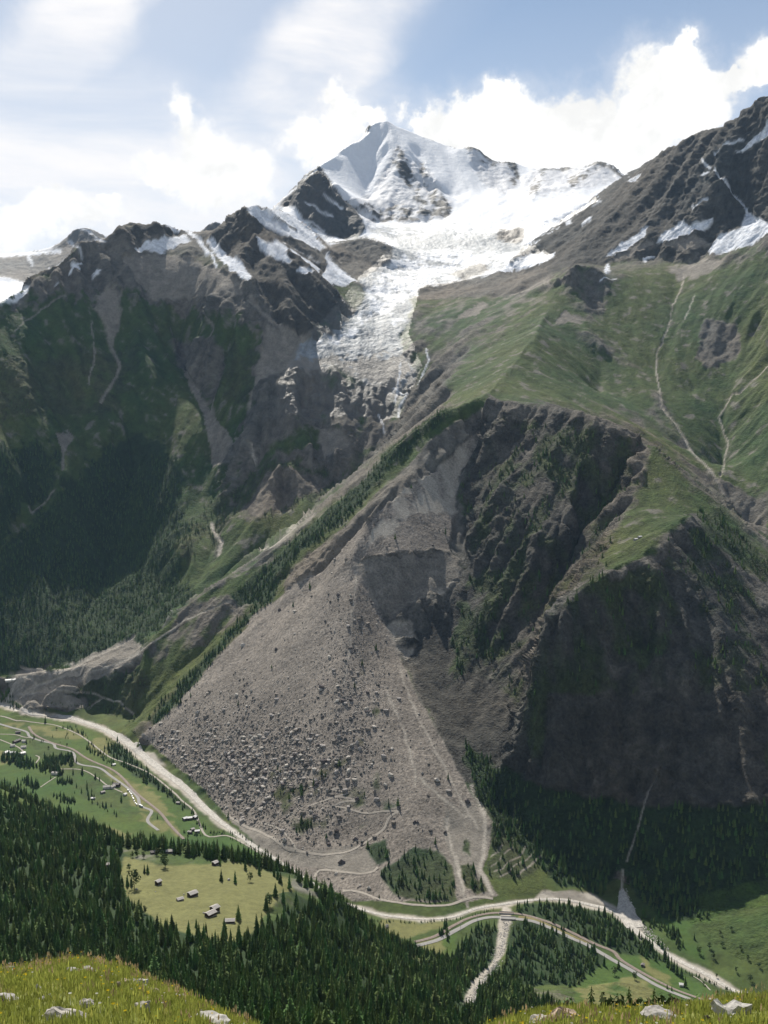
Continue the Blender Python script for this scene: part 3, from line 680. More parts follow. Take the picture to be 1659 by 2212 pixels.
    (PALE, 1, 6, .35, [], [([(860, 1440), (900, 1540), (950, 1640), (1000, 1735), (1035, 1790)], 2.5, 4), ([(905, 1680), (960, 1728), (1010, 1765)], 4), ([(1020, 1700), (1050, 1770), (1048, 1830), (1036, 1880), (1062, 1930)], 9), ([(772, 1215), (764, 1290), (757, 1380), (742, 1480)], 2.5), ([(965, 1770), (962, 1800), (985, 1860), (1000, 1925)], 9), ([(830, 1480), (880, 1600), (900, 1700)], 2.5)]),
    # --- spur, lower left fan
    (ALP, 2, 12, .3, [[(296, 1560), (340, 1560), (450, 1430), (560, 1320), (620, 1280), (600, 1220), (520, 1235), (430, 1292), (350, 1355), (330, 1390), (310, 1420), (250, 1480), (200, 1530)]], []),
    (ROCK, 2, 12, .55, [[(320, 1400), (420, 1300), (500, 1290), (560, 1300), (480, 1380), (400, 1410), (330, 1440)]], []),
    (BRUSH, 2, 8, .5, [[(140, 1500), (240, 1450), (310, 1440), (330, 1500), (290, 1560), (200, 1530)], [(440, 1420), (560, 1290), (600, 1230), (640, 1180), (620, 1260), (560, 1330), (440, 1450), (340, 1562), (310, 1555)], [(780, 1080), (850, 1000), (940, 900), (1000, 880), (1040, 870), (960, 930), (860, 1010), (760, 1120), (690, 1180), (680, 1150)]], []),
    (ALP, 2, 8, .2, [[(590, 1190), (700, 1098), (780, 1040), (850, 960), (950, 893), (1050, 852), (1062, 875), (960, 930), (870, 1010), (760, 1120), (650, 1210), (600, 1250)]], []),
    (WOOD, 2, 7, .15, [[(835, 980), (790, 1030), (740, 1076), (690, 1116), (640, 1155), (600, 1195), (555, 1235), (500, 1290), (520, 1310), (590, 1300), (600, 1250), (650, 1195), (700, 1155), (760, 1105), (800, 1060), (850, 1000), (950, 915), (1000, 885), (940, 895)], [(440, 1425), (500, 1360), (560, 1310), (590, 1290), (480, 1400), (430, 1460), (345, 1562), (325, 1560)]], []),
    (WOOD, 3, 14, .12, [[(1000, 1600), (1080, 1660), (1180, 1700), (1300, 1730), (1400, 1745), (1659, 1740), (1980, 1740), (1980, 1900), (1659, 1930), (1540, 1985), (1440, 1990), (1400, 1960), (1360, 1900), (1330, 1880), (1300, 1930), (1200, 1905), (1120, 1830), (1070, 1770), (1030, 1720)]], []),
    (SCREE, 1, 7, .15, [[(18, 1462), (60, 1445), (112, 1450), (130, 1458), (200, 1412), (290, 1380), (312, 1412), (300, 1420), (200, 1470), (130, 1495), (190, 1510), (190, 1530), (60, 1530), (10, 1512)]], []),
    (PALE, 0, 3, .0, [], [([(20, 1512), (30, 1480), (50, 1462), (70, 1466), (80, 1480), (70, 1495), (45, 1500)], 4), ([(50, 1505), (60, 1490), (140, 1460), (180, 1430), (260, 1395), (290, 1378)], 4), ([(60, 1500), (130, 1490), (210, 1500), (230, 1510), (260, 1515), (290, 1545)], 3), ([(200, 1450), (250, 1435), (300, 1412)], 3),
                          ([(500, 1234), (540, 1200), (590, 1180), (620, 1155), (660, 1115)], 3), ([(45, 1445), (90, 1448), (110, 1455)], 4), ([(190, 1530), (225, 1508)], 3), ([(290, 1415), (400, 1340), (500, 1300)], 2),
                          ([(1478, 590), (1474, 620), (1450, 665), (1450, 690), (1420, 765), (1418, 800), (1426, 850), (1426, 882), (1460, 920), (1490, 970), (1540, 1022), (1568, 1078), (1576, 1106)], 1.6, 3.6),
                          ([(1582, 855), (1553, 900), (1572, 955), (1562, 1010), (1556, 1032)], 2.4), ([(1659, 790), (1600, 850), (1582, 856)], 1.8), ([(1500, 640), (1480, 690)], 1.8),
                          ([(457, 1132), (462, 1150), (480, 1172), (472, 1200)], 7), ([(545, 960), (548, 1000)], 3), ([(1345, 1880), (1342, 1930)], 4), ([(1428, 1665), (1400, 1710), (1380, 1780), (1355, 1860)], 2.5)]),
    # --- melt water on the rocks below the glacier
    (SNOW, 0, 3, .0, [], [([(920, 752), (926, 775), (915, 800), (903, 830)], 1.8), ([(866, 785), (856, 850), (852, 868)], 1.6), ([(850, 838), (868, 850), (880, 850), (862, 880), (861, 900)], 2.2), ([(820, 890), (830, 930)], 1.4)]),
    (SCREE, 0, 4, .15, [], [([(1010, 1960), (1003, 1935), (985, 1890), (972, 1840), (960, 1790)], 4), ([(1068, 1882), (1085, 1878), (1100, 1862), (1122, 1850), (1135, 1828)], 2), ([(1078, 1893), (1098, 1886), (1115, 1868), (1138, 1858), (1152, 1842)], 2), ([(1062, 1870), (1080, 1860), (1085, 1846), (1105, 1832)], 1.8), ([(1060, 1850), (1075, 1842), (1085, 1825)], 1.6), ([(1120, 1892), (1140, 1872), (1168, 1850)], 3)]),
]
# land on the valley floor and our own side
LAND = [
    (MEAD, 2, 8, .0, [[(-320, 1500), (0, 1535), (200, 1575), (330, 1690), (480, 1800), (600, 1870), (560, 1880), (300, 1830), (0, 1720), (-320, 1700)], [(1330, 2060), (1380, 2040), (1500, 2120), (1600, 2170), (1980, 2300), (1240, 2200), (1240, 2100)], [(940, 2030), (985, 2015), (985, 2060), (945, 2080)], [(1390, 1960), (1659, 1900), (1980, 1960), (1980, 2230), (1659, 2150), (1480, 2060)]], []),
    (ALP, 3, 14, .45, [[(1480, 2000), (1659, 1950), (1980, 1980), (1980, 2200), (1640, 2140), (1540, 2090)], [(0, 1560), (60, 1560), (300, 1700), (380, 1790), (200, 1740)]], []),
    (TAN, 3, 14, .35, [[(60, 1560), (200, 1590), (160, 1600), (60, 1580)], [(230, 1660), (330, 1710), (380, 1770), (300, 1750), (240, 1690)], [(820, 1985), (975, 1990), (930, 2010), (880, 2035), (830, 2010)], [(860, 2050), (960, 2030), (960, 2050), (900, 2080)], [(1380, 2070), (1450, 2100), (1450, 2130), (1390, 2100)], [(1240, 2140), (1360, 2110), (1450, 2170), (1300, 2190)], [(0, 1620), (40, 1640), (0, 1660)],
                      [(210, 1590), (260, 1610), (230, 1630), (190, 1610)], [(0, 1560), (60, 1570), (20, 1580)], [(120, 1770), (240, 1790), (330, 1820), (260, 1810)], [(300, 1760), (380, 1780), (400, 1810), (330, 1790)]], []),
    (TAN, 1, 8, .1, [[(262, 1880), (270, 1850), (350, 1870), (400, 1860), (470, 1850), (530, 1860), (600, 1885), (640, 1905), (660, 1920), (600, 1930), (610, 1960), (560, 2005), (500, 2040), (430, 2025), (350, 2000), (300, 1965), (270, 1930)]], []),
    (ALP, 2, 10, .2, [[(265, 1840), (290, 1818), (370, 1830), (520, 1856), (450, 1868), (380, 1868), (300, 1860)], [(610, 1882), (680, 1905), (690, 1960), (640, 1930)], [(560, 1990), (620, 1930), (640, 1950), (570, 2010)]], []),
    (MEAD, 1, 5, .0, [[(445, 1812), (480, 1803), (520, 1815), (580, 1845), (590, 1862), (520, 1865), (460, 1830)], [(340, 1805), (365, 1790), (380, 1815), (350, 1815)]], []),
    (WOOD, 2, 8, .1, [[(990, 2060), (1030, 2000), (1075, 2005), (1080, 2150), (1000, 2150), (940, 2110)], [(1110, 1990), (1180, 1990), (1300, 2050), (1310, 2080), (1240, 2130), (1080, 2130), (1095, 2050)], [(1130, 1955), (1200, 1950), (1280, 1965), (1340, 1990), (1400, 2050), (1440, 2080), (1340, 2060), (1230, 2010), (1120, 1975)], [(1380, 1900), (1500, 1900), (1520, 1980), (1440, 1990), (1400, 1960)], [(225, 1618), (260, 1600), (300, 1650), (380, 1720), (420, 1750), (400, 1745), (300, 1680)]], []),
    (PALE, 1, 4, .0, [[(-60, 1495), (20, 1520), (60, 1533), (170, 1550), (230, 1570), (280, 1600), (330, 1640), (400, 1695), (445, 1740), (485, 1775), (545, 1820), (612, 1862), (606, 1872), (538, 1828), (475, 1786), (432, 1750), (390, 1710), (320, 1660), (270, 1615), (220, 1582), (165, 1562), (60, 1545), (-60, 1510)],
                     [(1170, 1925), (1280, 1930), (1340, 1965), (1345, 1915), (1355, 1930), (1362, 1960), (1400, 2030), (1460, 2065), (1530, 2095), (1600, 2140), (1659, 2155), (1640, 2162), (1560, 2135), (1450, 2078), (1380, 2025), (1320, 1975), (1200, 1948), (1150, 1944)], [(1090, 1950), (1108, 1965), (1098, 2020), (1088, 2060), (1050, 2110), (1020, 2160), (1000, 2170), (1020, 2120), (1065, 2080), (1075, 2030), (1078, 1985)],
                     [(310, 1625), (330, 1625), (360, 1655), (340, 1652)]], [([(755, 1955), (829, 1977), (919, 1987), (979, 1982), (1029, 1964), (1089, 1954), (1149, 1945)], 9)]),
    (SCREE, 1, 5, .2, [[(1175, 1930), (1240, 1925), (1330, 1965), (1300, 1960), (1200, 1942)]], []),
]


def covers(az, r, x, y, z, slope):
    """weights of each ground class at the terrain points"""
    N = az.size
    W = np.zeros((N, NC), F4)
    lr = np.log(r)
    u, v = to_pix(x, y, base_z(az, r))
    nA = fbm(x, y, 260, 4); nB = fbm(x, y, 60, 4, off=40); nC = fbm(x, y, 900, 3, off=80)
    # natural mixture from steepness and height
    grass = sstep(1.02, 0.50, slope + nA * 0.9 + nB * 0.9 + 0.10)
    grass = grass * sstep(1620, 1250, z + nA * 350)
    W[:, ALP] = grass; W[:, ROCK] = 1 - grass
    sc = sstep(0.1, 0.35, nC + nB * 0.5) * sstep(850, 1300, z) * 0.7
    lerp(W, SCREE, sc)
    hi = sstep(1700, 2100, z + nA * 300) * sstep(1.3, 0.7, slope + nB) * (r > 6000)
    lerp(W, SNOW, hi)
    # near slopes
    near = r < 1.2 * np.interp(az, SH_AZ, SH_R)
    W[near] = 0; W[near, WOOD] = 1
    flat = (~near) & (z < 16) & (r < 3200)
    W[flat] = 0; W[flat, ALP] = 1
    wu = gn(x / 45, y / 45) + 0.6 * gn(x / 17, y / 17 + 5); wv = gn(x / 45 + 31, y / 45) + 0.6 * gn(x / 17 + 9, y / 17)
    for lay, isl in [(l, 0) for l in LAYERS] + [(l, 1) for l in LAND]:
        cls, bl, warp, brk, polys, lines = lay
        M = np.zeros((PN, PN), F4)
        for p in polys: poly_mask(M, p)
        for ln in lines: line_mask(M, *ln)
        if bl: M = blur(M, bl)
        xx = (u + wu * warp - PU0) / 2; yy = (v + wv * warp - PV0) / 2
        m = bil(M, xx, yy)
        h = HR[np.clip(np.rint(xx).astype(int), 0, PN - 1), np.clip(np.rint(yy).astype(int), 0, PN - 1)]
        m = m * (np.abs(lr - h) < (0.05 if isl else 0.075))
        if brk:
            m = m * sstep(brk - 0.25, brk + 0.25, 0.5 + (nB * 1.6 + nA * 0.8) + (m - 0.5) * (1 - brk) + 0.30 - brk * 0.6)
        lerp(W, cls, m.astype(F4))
    sh = np.interp(az, SH_AZ, SH_R)
    W[(r > sh * 1.006) & (r < 1.24 * sh) & (az < R(-3.5)), :] = 0
    W[(r > sh * 1.006) & (r < 1.24 * sh) & (az < R(-3.5)), WOOD] = 1
    return W, nA, nB


def sstep(a, b, x=None):
    """sstep(a, b, x): smooth 0..1 as x runs from a to b (a may be above b)"""
    t = np.clip((x - a) / (b - a), 0, 1)
    return t * t * (3 - 2 * t)


def lerp(W, c, m):
    W *= (1 - m)[:, None]
    W[:, c] += m


_s = np.array([(float(to_polar(u, v)[0]), r) for (u, v, r) in SHOULDER])
SH_AZ = np.concatenate([[R(-40)], _s[:, 0], [R(9), R(40)]]); SH_R = np.concatenate([[1800], _s[:, 1], [900, 800]])
# ---- adaptive columns: vertices where the slopes face us, fewer on hidden ground
NCOL, NROW = 780, 1480
CA = np.linspace(R(-28.5), R(28.5), NCOL)
fine = np.linspace(L0, L1, 3400)
zc = bil(BASE, ((CA - AZ0) / (AZ1 - AZ0) * (NA - 1))[:, None], ((fine - L0) / (L1 - L0) * (NL - 1))[None, :])
tanE = (zc - CAMZ) / np.exp(fine)[None, :]
el = np.arctan(tanE)
de = np.diff(el, axis=1)
run = np.maximum.accumulate(el, axis=1)[:, :-1]
vis = np.clip(1 - (run - el[:, 1:]) / R(0.5), 0.0, 1.0)
wgt = np.abs(de) * (0.25 + 0.75 * vis) + np.diff(fine)[None, :] * (0.02 + 0.05 * vis)
k = np.ones(9) / 9
pad = np.pad(wgt, ((4, 4), (0, 0)), mode='edge')
wgt = sum(pad[i:i + NCOL] for i in range(9)) / 9
pad = np.pad(wgt, ((0, 0), (6, 6)), mode='edge')
wgt = sum(pad[:, i:i + wgt.shape[1]] for i in range(13)) / 13
cum = np.concatenate([np.zeros((NCOL, 1)), np.cumsum(wgt, axis=1)], axis=1)
LR = np.empty((NCOL, NROW))
for j in range(NCOL):
    LR[j] = np.interp(np.linspace(0, cum[j, -1], NROW), cum[j], fine)
del pad, wgt, cum, zc, tanE, el, de, run, vis
AZg = np.repeat(CA[:, None], NROW, 1)
Rg = np.exp(LR)
X = Rg * np.sin(AZg); Y = Rg * np.cos(AZg)
fx_ = (AZg - AZ0) / (AZ1 - AZ0) * (NA - 1); fy_ = (LR - L0) / (L1 - L0) * (NL - 1)
Z = bil(BASE, fx_, fy_)
_b = blur(BASE, 2)
_ga = np.gradient(_b, axis=0) / ((AZ1 - AZ0) / (NA - 1)) / np.exp(GL)[None, :]
_gl = np.gradient(_b, axis=1) / ((L1 - L0) / (NL - 1)) / np.exp(GL)[None, :]
sa_ = bil(_ga, fx_, fy_); sl_ = bil(_gl, fx_, fy_)
GXw = (sa_ * np.cos(AZg) + sl_ * np.sin(AZg)).ravel().astype(F4)
GYw = (-sa_ * np.sin(AZg) + sl_ * np.cos(AZg)).ravel().astype(F4)
x = X.ravel(); y = Y.ravel(); z = Z.ravel(); az = AZg.ravel(); r = Rg.ravel()
slope = np.hypot(GXw, GYw)
print('covers')
W, nA, nB = covers(az, r, x, y, z, slope)
print('relief')
amp = W @ np.array([.55, .35, 1.0, .35, .62, .45, .03, .06, .05, .10, 1.0, .9, .6], F4)
crag = W @ np.array([.12, .1, 1.0, .15, .32, .2, .0, .0, .0, .05, 1.1, .8, .5], F4)
sfac = np.clip(slope * 1.3, 0.0, 1.15)
g1 = gullies(x, y, GXw, GYw, 330.0); g2 = gullies(x, y, GXw, GYw, 150.0, 7)
g3 = gullies(x, y, GXw, GYw, 66.0, 3); g4 = gullies(x, y, GXw, GYw, 30.0, 11)
farf = sstep(1500, 2600, r)
steep = sstep(0.75, 1.2, slope)
lf = 1 + .8 * (az < R(-4)) * sstep(2850, 3100, r) * (r < 5200)
fg = 1 - .6 * sstep(3900, 4600, r)
d = amp * sfac * (17 * g1 * lf * sstep(2300, 3300, r) + 11 * g2 * lf * farf + fg * (6.0 * g3 + 2.6 * g4))
d += crag * (1 + 1.2 * sstep(3600, 4600, r) + .7 * (r < 3400) * steep) * (9 * fbm(x, y, 110, 5, .55, True) + 5 * fbm(x + z * .6, y - z * .4, 38, 4, .6, True, 3)) * np.clip(slope + .25, 0, 1.3)
# strata on the walls: ledges that dip gently
st = (z + 0.12 * x + 110 * nA + 40 * nB + 10 * gn(x / 24, z / 17))
band = (np.abs((st / 46.0) % 1 - 0.5) * 2) ** 1.6
band2 = (np.abs((st / 15.0) % 1 - 0.5) * 2)
d += (W[:, ROCK] + W[:, DARK] + .6 * W[:, BRUSH]) * steep * (9 * band * np.clip(.55 + 3.0 * nB, 0, 1.5) + 3.0 * band2 * np.clip(.2 + 3.0 * nA - nB, 0, 1) - 3)
d += (W[:, ROCK] + W[:, DARK] + .6 * W[:, BRUSH]) * steep * (r < 3400) * (5 * g2 + 4 * g3 + 9 * fbm(x, z * .6 + y * .2, 60, 5, .62, True, 15))
# glacier: crevasses and seracs
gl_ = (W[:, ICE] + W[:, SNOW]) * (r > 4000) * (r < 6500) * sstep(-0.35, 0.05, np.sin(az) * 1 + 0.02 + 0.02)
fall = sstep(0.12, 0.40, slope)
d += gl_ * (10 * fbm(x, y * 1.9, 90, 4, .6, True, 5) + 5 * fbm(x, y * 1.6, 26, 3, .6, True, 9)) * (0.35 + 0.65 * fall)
# rubble on the slide
nd1 = fbm(x, y, 26, 3, .6, False, 13); nd2 = gn(x / 7.0, y / 7.0); nd3 = gn(x / 3.3 + 8, y / 3.3)
d += W[:, DEBR] * (2.6 * nd1 + 1.0 * nd2 + 0.8 * np.abs(nd3))
d += (W[:, SCREE] + W[:, WOOD]) * 1.2 * nd1 + 0.35 * nd1 * W[:, ALP] + (W[:, BRUSH]) * (1.5 * nd2 + 2.0 * nd3)
d += np.where(r < 1500, (W[:, TAN] + W[:, ALP]) * 3.0 * fbm(x, y, 60, 2, .5, False, 21), 0)
nn = np.sqrt(GXw ** 2 + GYw ** 2 + 1)
hz = 0.45 + 0.55 * steep
X3 = x - GXw / nn * d * hz; Y3 = y - GYw / nn * d * hz
Z3 = z + d / nn * np.where(steep > 0.5, 1, 1)
Z3g = Z3.reshape(NCOL, NROW)
# ---- colour of the ground itself
v1 = fbm(x, y, 35, 4, .6, False, 31); v2 = fbm(x, y, 420, 3, .5, False, 37); v3 = gn(x / 6, y / 6)
W /= W.sum(1, keepdims=True) + 1e-6
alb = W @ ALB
var = W @ np.array([.03, .25, .75, .35, .55, .5, .3, .22, .4, .22, .8, .3, .8], F4)
alb *= np.clip(1 + var * (v1 * 1.5 + v3 * .45 + v2 * .5), .3, 2.0)[:, None]
# warm and cold stains on bare rock
rk = (W[:, ROCK] + W[:, DARK])[:, None]
alb *= 1 + rk * (v2[:, None] * np.array([.30, .06, -.16], F4))
# strata colouring
alb *= 1 + rk * (0.16 * (band2 - .5) + .45 * np.clip(fbm(x, z * 2.2, 210, 4, .55, False, 95), -.6, .6))[:, None] * steep[:, None]
# yellow-green and dark-green turf
gr = (W[:, ALP] + W[:, MEAD] + W[:, BRUSH])[:, None]
alb *= 1 + gr * (np.clip(v2 + .5 * nB, -.4, .5)[:, None] * np.array([.9, .25, .2], F4))
# rocks and screes showing through the turf
tt = sstep(.12, .40, nB + v1 * .9) * W[:, ALP] * (z > 330)
alb = alb * (1 - .75 * tt[:, None]) + .75 * tt[:, None] * np.array([.17, .155, .14], F4)
# blocks on the slide: single pale and dark stones
bl = W[:, DEBR]
alb *= np.clip(1 + bl * (nd3 * .95 + nd2 * .45 + np.clip(fbm(x, y, 90, 2, .5, False, 77), -.3, .3) * .6), .3, 2)[:, None]
# dirt lines on the ice
dl = W[:, ICE] * sstep(.05, .4, fbm(x * 1.0, y * .55, 40, 4, .6, True, 61))
alb *= (1 - .35 * dl)[:, None]
cv = (gl_ * np.clip(W[:, SNOW] + W[:, ICE], 0, 1)) * sstep(.12, .42, fbm(x, y * 1.8, 48, 4, .65, True, 5) + .25 * fbm(x, y, 14, 2, .6, False, 8)) * (.4 + .6 * fall)  # shade inside the crevasses, put into the snow and ice colour
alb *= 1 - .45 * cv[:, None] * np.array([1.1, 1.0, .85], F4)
alb = np.clip(alb, .01, .9)

# ---- regions: one object each
REG = [('valley_floor', 'flat green valley floor with meadows and gravel beneath the mountains', 'valley floor'),
       ('hillside', 'steep wooded hillside falling away below the viewpoint with a barn meadow', 'hillside'),
       ('debris_cone', 'huge grey rockslide cone of rubble spreading down to the river', 'rockslide'),
       ('rock_wall', 'dark shaded cliff walls standing over the valley beside the rubble cone', 'cliff'),
       ('mountain', 'broad green and rocky mountain with forest at its foot, left of the glacier', 'mountain'),
       ('mountain', 'high brown rocky mountain with snow patches and green alps above the cliffs', 'mountain'),
       ('glacier', 'crevassed glacier tumbling down below the snow pyramid', 'glacier'),
       ('snow_mountain', 'white snow pyramid with dark rock ribs against the clouds', 'mountain'),
       ('snow_mountain', 'hazy blue snow range with a pointed tower at the far left horizon', 'mountain')]
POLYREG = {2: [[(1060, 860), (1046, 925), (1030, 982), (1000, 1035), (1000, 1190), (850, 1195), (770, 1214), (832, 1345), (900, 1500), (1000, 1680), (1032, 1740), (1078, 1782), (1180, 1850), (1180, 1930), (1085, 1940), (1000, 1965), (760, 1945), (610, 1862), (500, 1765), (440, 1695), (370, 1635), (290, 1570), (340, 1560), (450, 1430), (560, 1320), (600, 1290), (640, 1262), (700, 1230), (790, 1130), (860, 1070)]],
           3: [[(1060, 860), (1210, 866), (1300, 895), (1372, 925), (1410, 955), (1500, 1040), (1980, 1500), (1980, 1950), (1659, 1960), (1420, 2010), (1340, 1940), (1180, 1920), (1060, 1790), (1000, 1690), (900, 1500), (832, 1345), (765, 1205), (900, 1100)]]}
uu, vv = to_pix(X, Y, Z)


def inside(pts, U, V):
    p = np.array(pts, float); ins = np.zeros(U.shape, bool)
    for k in range(len(p)):
        x1, y1 = p[k - 1]; x2, y2 = p[k]
        if y1 == y2: continue
        ins ^= ((y1 > V) != (y2 > V)) & (U < (x2 - x1) * (V - y1) / (y2 - y1) + x1)
    return ins


reg = np.full((NCOL, NROW), 5, np.int8)
SX = 829.5 + FPX * np.tan(AZg)
gorge_az = np.interp(Rg, [2800, 3000, 3250, 3480, 3700, 3950, 4150, 4400, 4700, 5100, 5600, 6400, 20000],
                     [to_polar(u, 1300)[0] for u in (250, 300, 450, 600, 700, 760, 700, 665, 735, 780, 720, 600, 600)])
reg[(AZg < gorge_az)] = 4
reg[inside(POLYREG[3][0], uu, vv) & (Rg < 3400)] = 3
reg[inside([(590, 910), (600, 830), (640, 745), (700, 690), (775, 600), (850, 535), (800, 490), (980, 480), (1280, 400), (1290, 440), (1130, 530), (1195, 550), (1180, 565), (1000, 605), (905, 630), (880, 720), (910, 790), (860, 900)], uu, vv) & (Rg > 3900)] = 6
reg[(Rg > 6080) & (AZg > to_polar(590, 450)[0]) & (reg != 6)] = 7
reg[(Rg > 6080) & (reg == 6) & (Z > CAMZ + Rg * 0.163)] = 7
reg[(Rg > 6000) & (AZg <= to_polar(590, 450)[0])] = 8
reg[inside(POLYREG[2][0], uu, vv) & (Rg < 3050) & (Rg > 1650)] = 2
reg[(Z < 13) & (Rg < 3100) & (reg != 2)] = 0
reg[Rg < 1.16 * np.interp(AZg, SH_AZ, SH_R)] = 1


def shader(name, scale1, scale2, bump, spec=0.15, rough=0.9, amt=.5):
    m = bpy.data.materials.new(name); m.use_nodes = True
    t = NT(m.node_tree)
    geo = t.n('ShaderNodeNewGeometry')
    at = t.n('ShaderNodeAttribute', attribute_name='albedo')
    a = t.noise(geo.outputs['Position'], 1 / scale1, 5, .65)
    b = t.noise(geo.outputs['Position'], 1 / scale2, 4, .6)
    f = t.m('ADD', t.m('MULTIPLY', t.ramp(a.outputs[0], .3, .7, 0, 1, False), .6), t.m('MULTIPLY', t.ramp(b.outputs[0], .3, .7, 0, 1, False), .4))
    k = t.ramp(f, 0, 1, 1 - amt, 1 + amt, False)
    vm = t.n('ShaderNodeVectorMath', operation='SCALE', i_0=at.outputs['Color'])
    t.put(vm.inputs['Scale'], k)
    bs = t.n('ShaderNodeBsdfPrincipled', i_Base_Color=vm.outputs[0], i_Roughness=rough)
    bs.inputs['Specular IOR Level'].default_value = spec
    if bump:
        bp = t.n('ShaderNodeBump', i_Height=f, i_Distance=bump)
        bp.inputs['Strength'].default_value = .8
        t.put(bs.inputs['Normal'], bp.outputs[0])
    t.n('ShaderNodeOutputMaterial', i_0=bs.outputs[0])
    return m


MATS = [shader('valley ground', 9, 2.5, .3, amt=.22), shader('wooded hillside ground', 7, 2, .5, amt=.3), shader('slide rubble', 5, 1.6, 1.6, amt=.42), shader('wall rock', 20, 5, 9, amt=.55),
        shader('turf and rock', 22, 6, 5, amt=.38), shader('turf and rock east', 22, 6, 5, amt=.38), shader('glacier ice', 26, 8, 5, .3, .6, amt=.12), shader('snow and rock', 40, 12, 4, .2, .7, amt=.06), shader('far snow', 60, 20, 8, .2, .8, amt=.08)]
P3 = np.stack([X3, Y3, Z3], 1).astype(F4)
vid = np.arange(NCOL * NROW).reshape(NCOL, NROW)
freg = reg[:-1, :-1]
TERR = []


def tag(o, label=None, cat=None, group=None, kind=None):
    if label: o['label'] = label
    if cat: o['category'] = cat
    if group: o['group'] = group
    if kind: o['kind'] = kind
    return o


def grid_mesh(name, co, quads, mat, smooth=True, color=None):
    me = bpy.data.meshes.new(name)
    me.vertices.add(len(co)); me.vertices.foreach_set('co', np.ascontiguousarray(co, F4).ravel())
    me.loops.add(quads.size); me.loops.foreach_set('vertex_index', np.ascontiguousarray(quads, np.int32).ravel())
    me.polygons.add(len(quads)); me.polygons.foreach_set('loop_start', np.arange(0, quads.size, quads.shape[1], dtype=np.int32))
    me.polygons.foreach_set('use_smooth', np.full(len(quads), smooth))
    me.update(calc_edges=True)
    if color is not None:
        ca = me.color_attributes.new('albedo', 'FLOAT_COLOR', 'POINT')
        c4 = np.ones((len(co), 4), F4); c4[:, :3] = color
        ca.data.foreach_set('color', c4.ravel())
    if mat: me.materials.append(mat)
    return me


for i, (nm, lab, cat) in enumerate(REG):
    jj, kk = np.nonzero(freg == i)
    if not len(jj): continue
    q = np.stack([vid[jj, kk], vid[jj + 1, kk], vid[jj + 1, kk + 1], vid[jj, kk + 1]], 1)
    used, inv = np.unique(q, return_inverse=True)
    me = grid_mesh(nm, P3[used], inv.reshape(q.shape), MATS[i], True, alb[used])
    o = bpy.data.objects.new(nm, me); COL.objects.link(o)
    tag(o, lab, cat, kind='structure'); TERR.append(o)
print('terrain built')

# ---- finding places on the finished ground
LRc = LR.astype(F4); Rt = np.hypot(X3, Y3).reshape(NCOL, NROW)
TANc = ((Z3g - CAMZ) / Rt)


def ground(a, rr):
    """height of the ground at azimuth a, distance rr"""
    a = np.atleast_1d(np.asarray(a, float)); rr = np.atleast_1d(np.asarray(rr, float))
    f = np.clip((a - CA[0]) / (CA[-1] - CA[0]) * (NCOL - 1), 0, NCOL - 1.001); j = f.astype(int); f = f - j
    out = np.zeros(a.size)
    for c in np.unique(j):
        m = j == c
        z0 = np.interp(rr[m], Rt[c], Z3g[c]); z1 = np.interp(rr[m], Rt[c + 1], Z3g[c + 1])
        out[m] = z0 * (1 - f[m]) + z1 * f[m]
    return out


def hit(u, v):
    """the point of the ground seen at u, v of the photograph -> x, y, z"""
    a, t = to_polar(u, v)
    j = np.clip(np.rint((a - CA[0]) / (CA[-1] - CA[0]) * (NCOL - 1)), 0, NCOL - 1).astype(int)
    a = np.atleast_1d(a); t = np.atleast_1d(t); j = np.atleast_1d(j)
    k = (TANc[j] >= t[:, None]).argmax(1)
    rr = Rt[j, k]
    k0 = np.maximum(k - 1, 0)
    t0 = TANc[j, k0]; t1 = TANc[j, k]
    w_ = np.clip((t - t0) / np.where(np.abs(t1 - t0) < 1e-9, 1, t1 - t0), 0, 1)
    rr = Rt[j, k0] + (rr - Rt[j, k0]) * w_
    zz = ground(a, rr)
    return np.stack([rr * np.sin(a), rr * np.cos(a), zz], 1)


def gz(xx, yy):
    xx = np.atleast_1d(xx); yy = np.atleast_1d(yy)
    return ground(np.arctan2(xx, yy), np.hypot(xx, yy))


# ------------------------------------------------------------------ object helpers
def mat_plain(name, col, rough=.85, spec=.2, noise=None, amt=.3, rnd=0.0, attr=None, bump=0, metal=0):
    m = bpy.data.materials.new(name); m.use_nodes = True
    t = NT(m.node_tree)
    if attr:
        c = t.n('ShaderNodeAttribute', attribute_name=attr).outputs['Color']
    else:
        cn = t.n('ShaderNodeRGB'); cn.outputs[0].default_value = rgb(*col); c = cn.outputs[0]
    k = 1.0
    f = None
    if noise:
        tcn = t.n('ShaderNodeNewGeometry')
        nz = t.noise(tcn.outputs['Position'], 1 / noise, 5, .62)
        f = nz.outputs[0]
        k = t.ramp(f, .28, .72, 1 - amt, 1 + amt, False)
    if rnd:
        oi = t.n('ShaderNodeObjectInfo')
        k = t.m('MULTIPLY', k, t.ramp(oi.outputs['Random'], 0, 1, 1 - rnd, 1 + rnd, False))
        hs = t.n('ShaderNodeHueSaturation', i_Color=c)
        t.put(hs.inputs['Hue'], t.ramp(t.m('FRACT', t.m('MULTIPLY', oi.outputs['Random'], 7.31)), 0, 1, .455, .515, False))
        c = hs.outputs[0]
    vm = t.n('ShaderNodeVectorMath', operation='SCALE', i_0=c)
    t.put(vm.inputs['Scale'], k)
    bs = t.n('ShaderNodeBsdfPrincipled', i_Base_Color=vm.outputs[0], i_Roughness=rough, i_Metallic=metal)
    bs.inputs['Specular IOR Level'].default_value = spec
    if bump and f is not None:
        bp = t.n('ShaderNodeBump', i_Height=f, i_Distance=bump)
        t.put(bs.inputs['Normal'], bp.outputs[0])
    t.n('ShaderNodeOutputMaterial', i_0=bs.outputs[0])
    return m


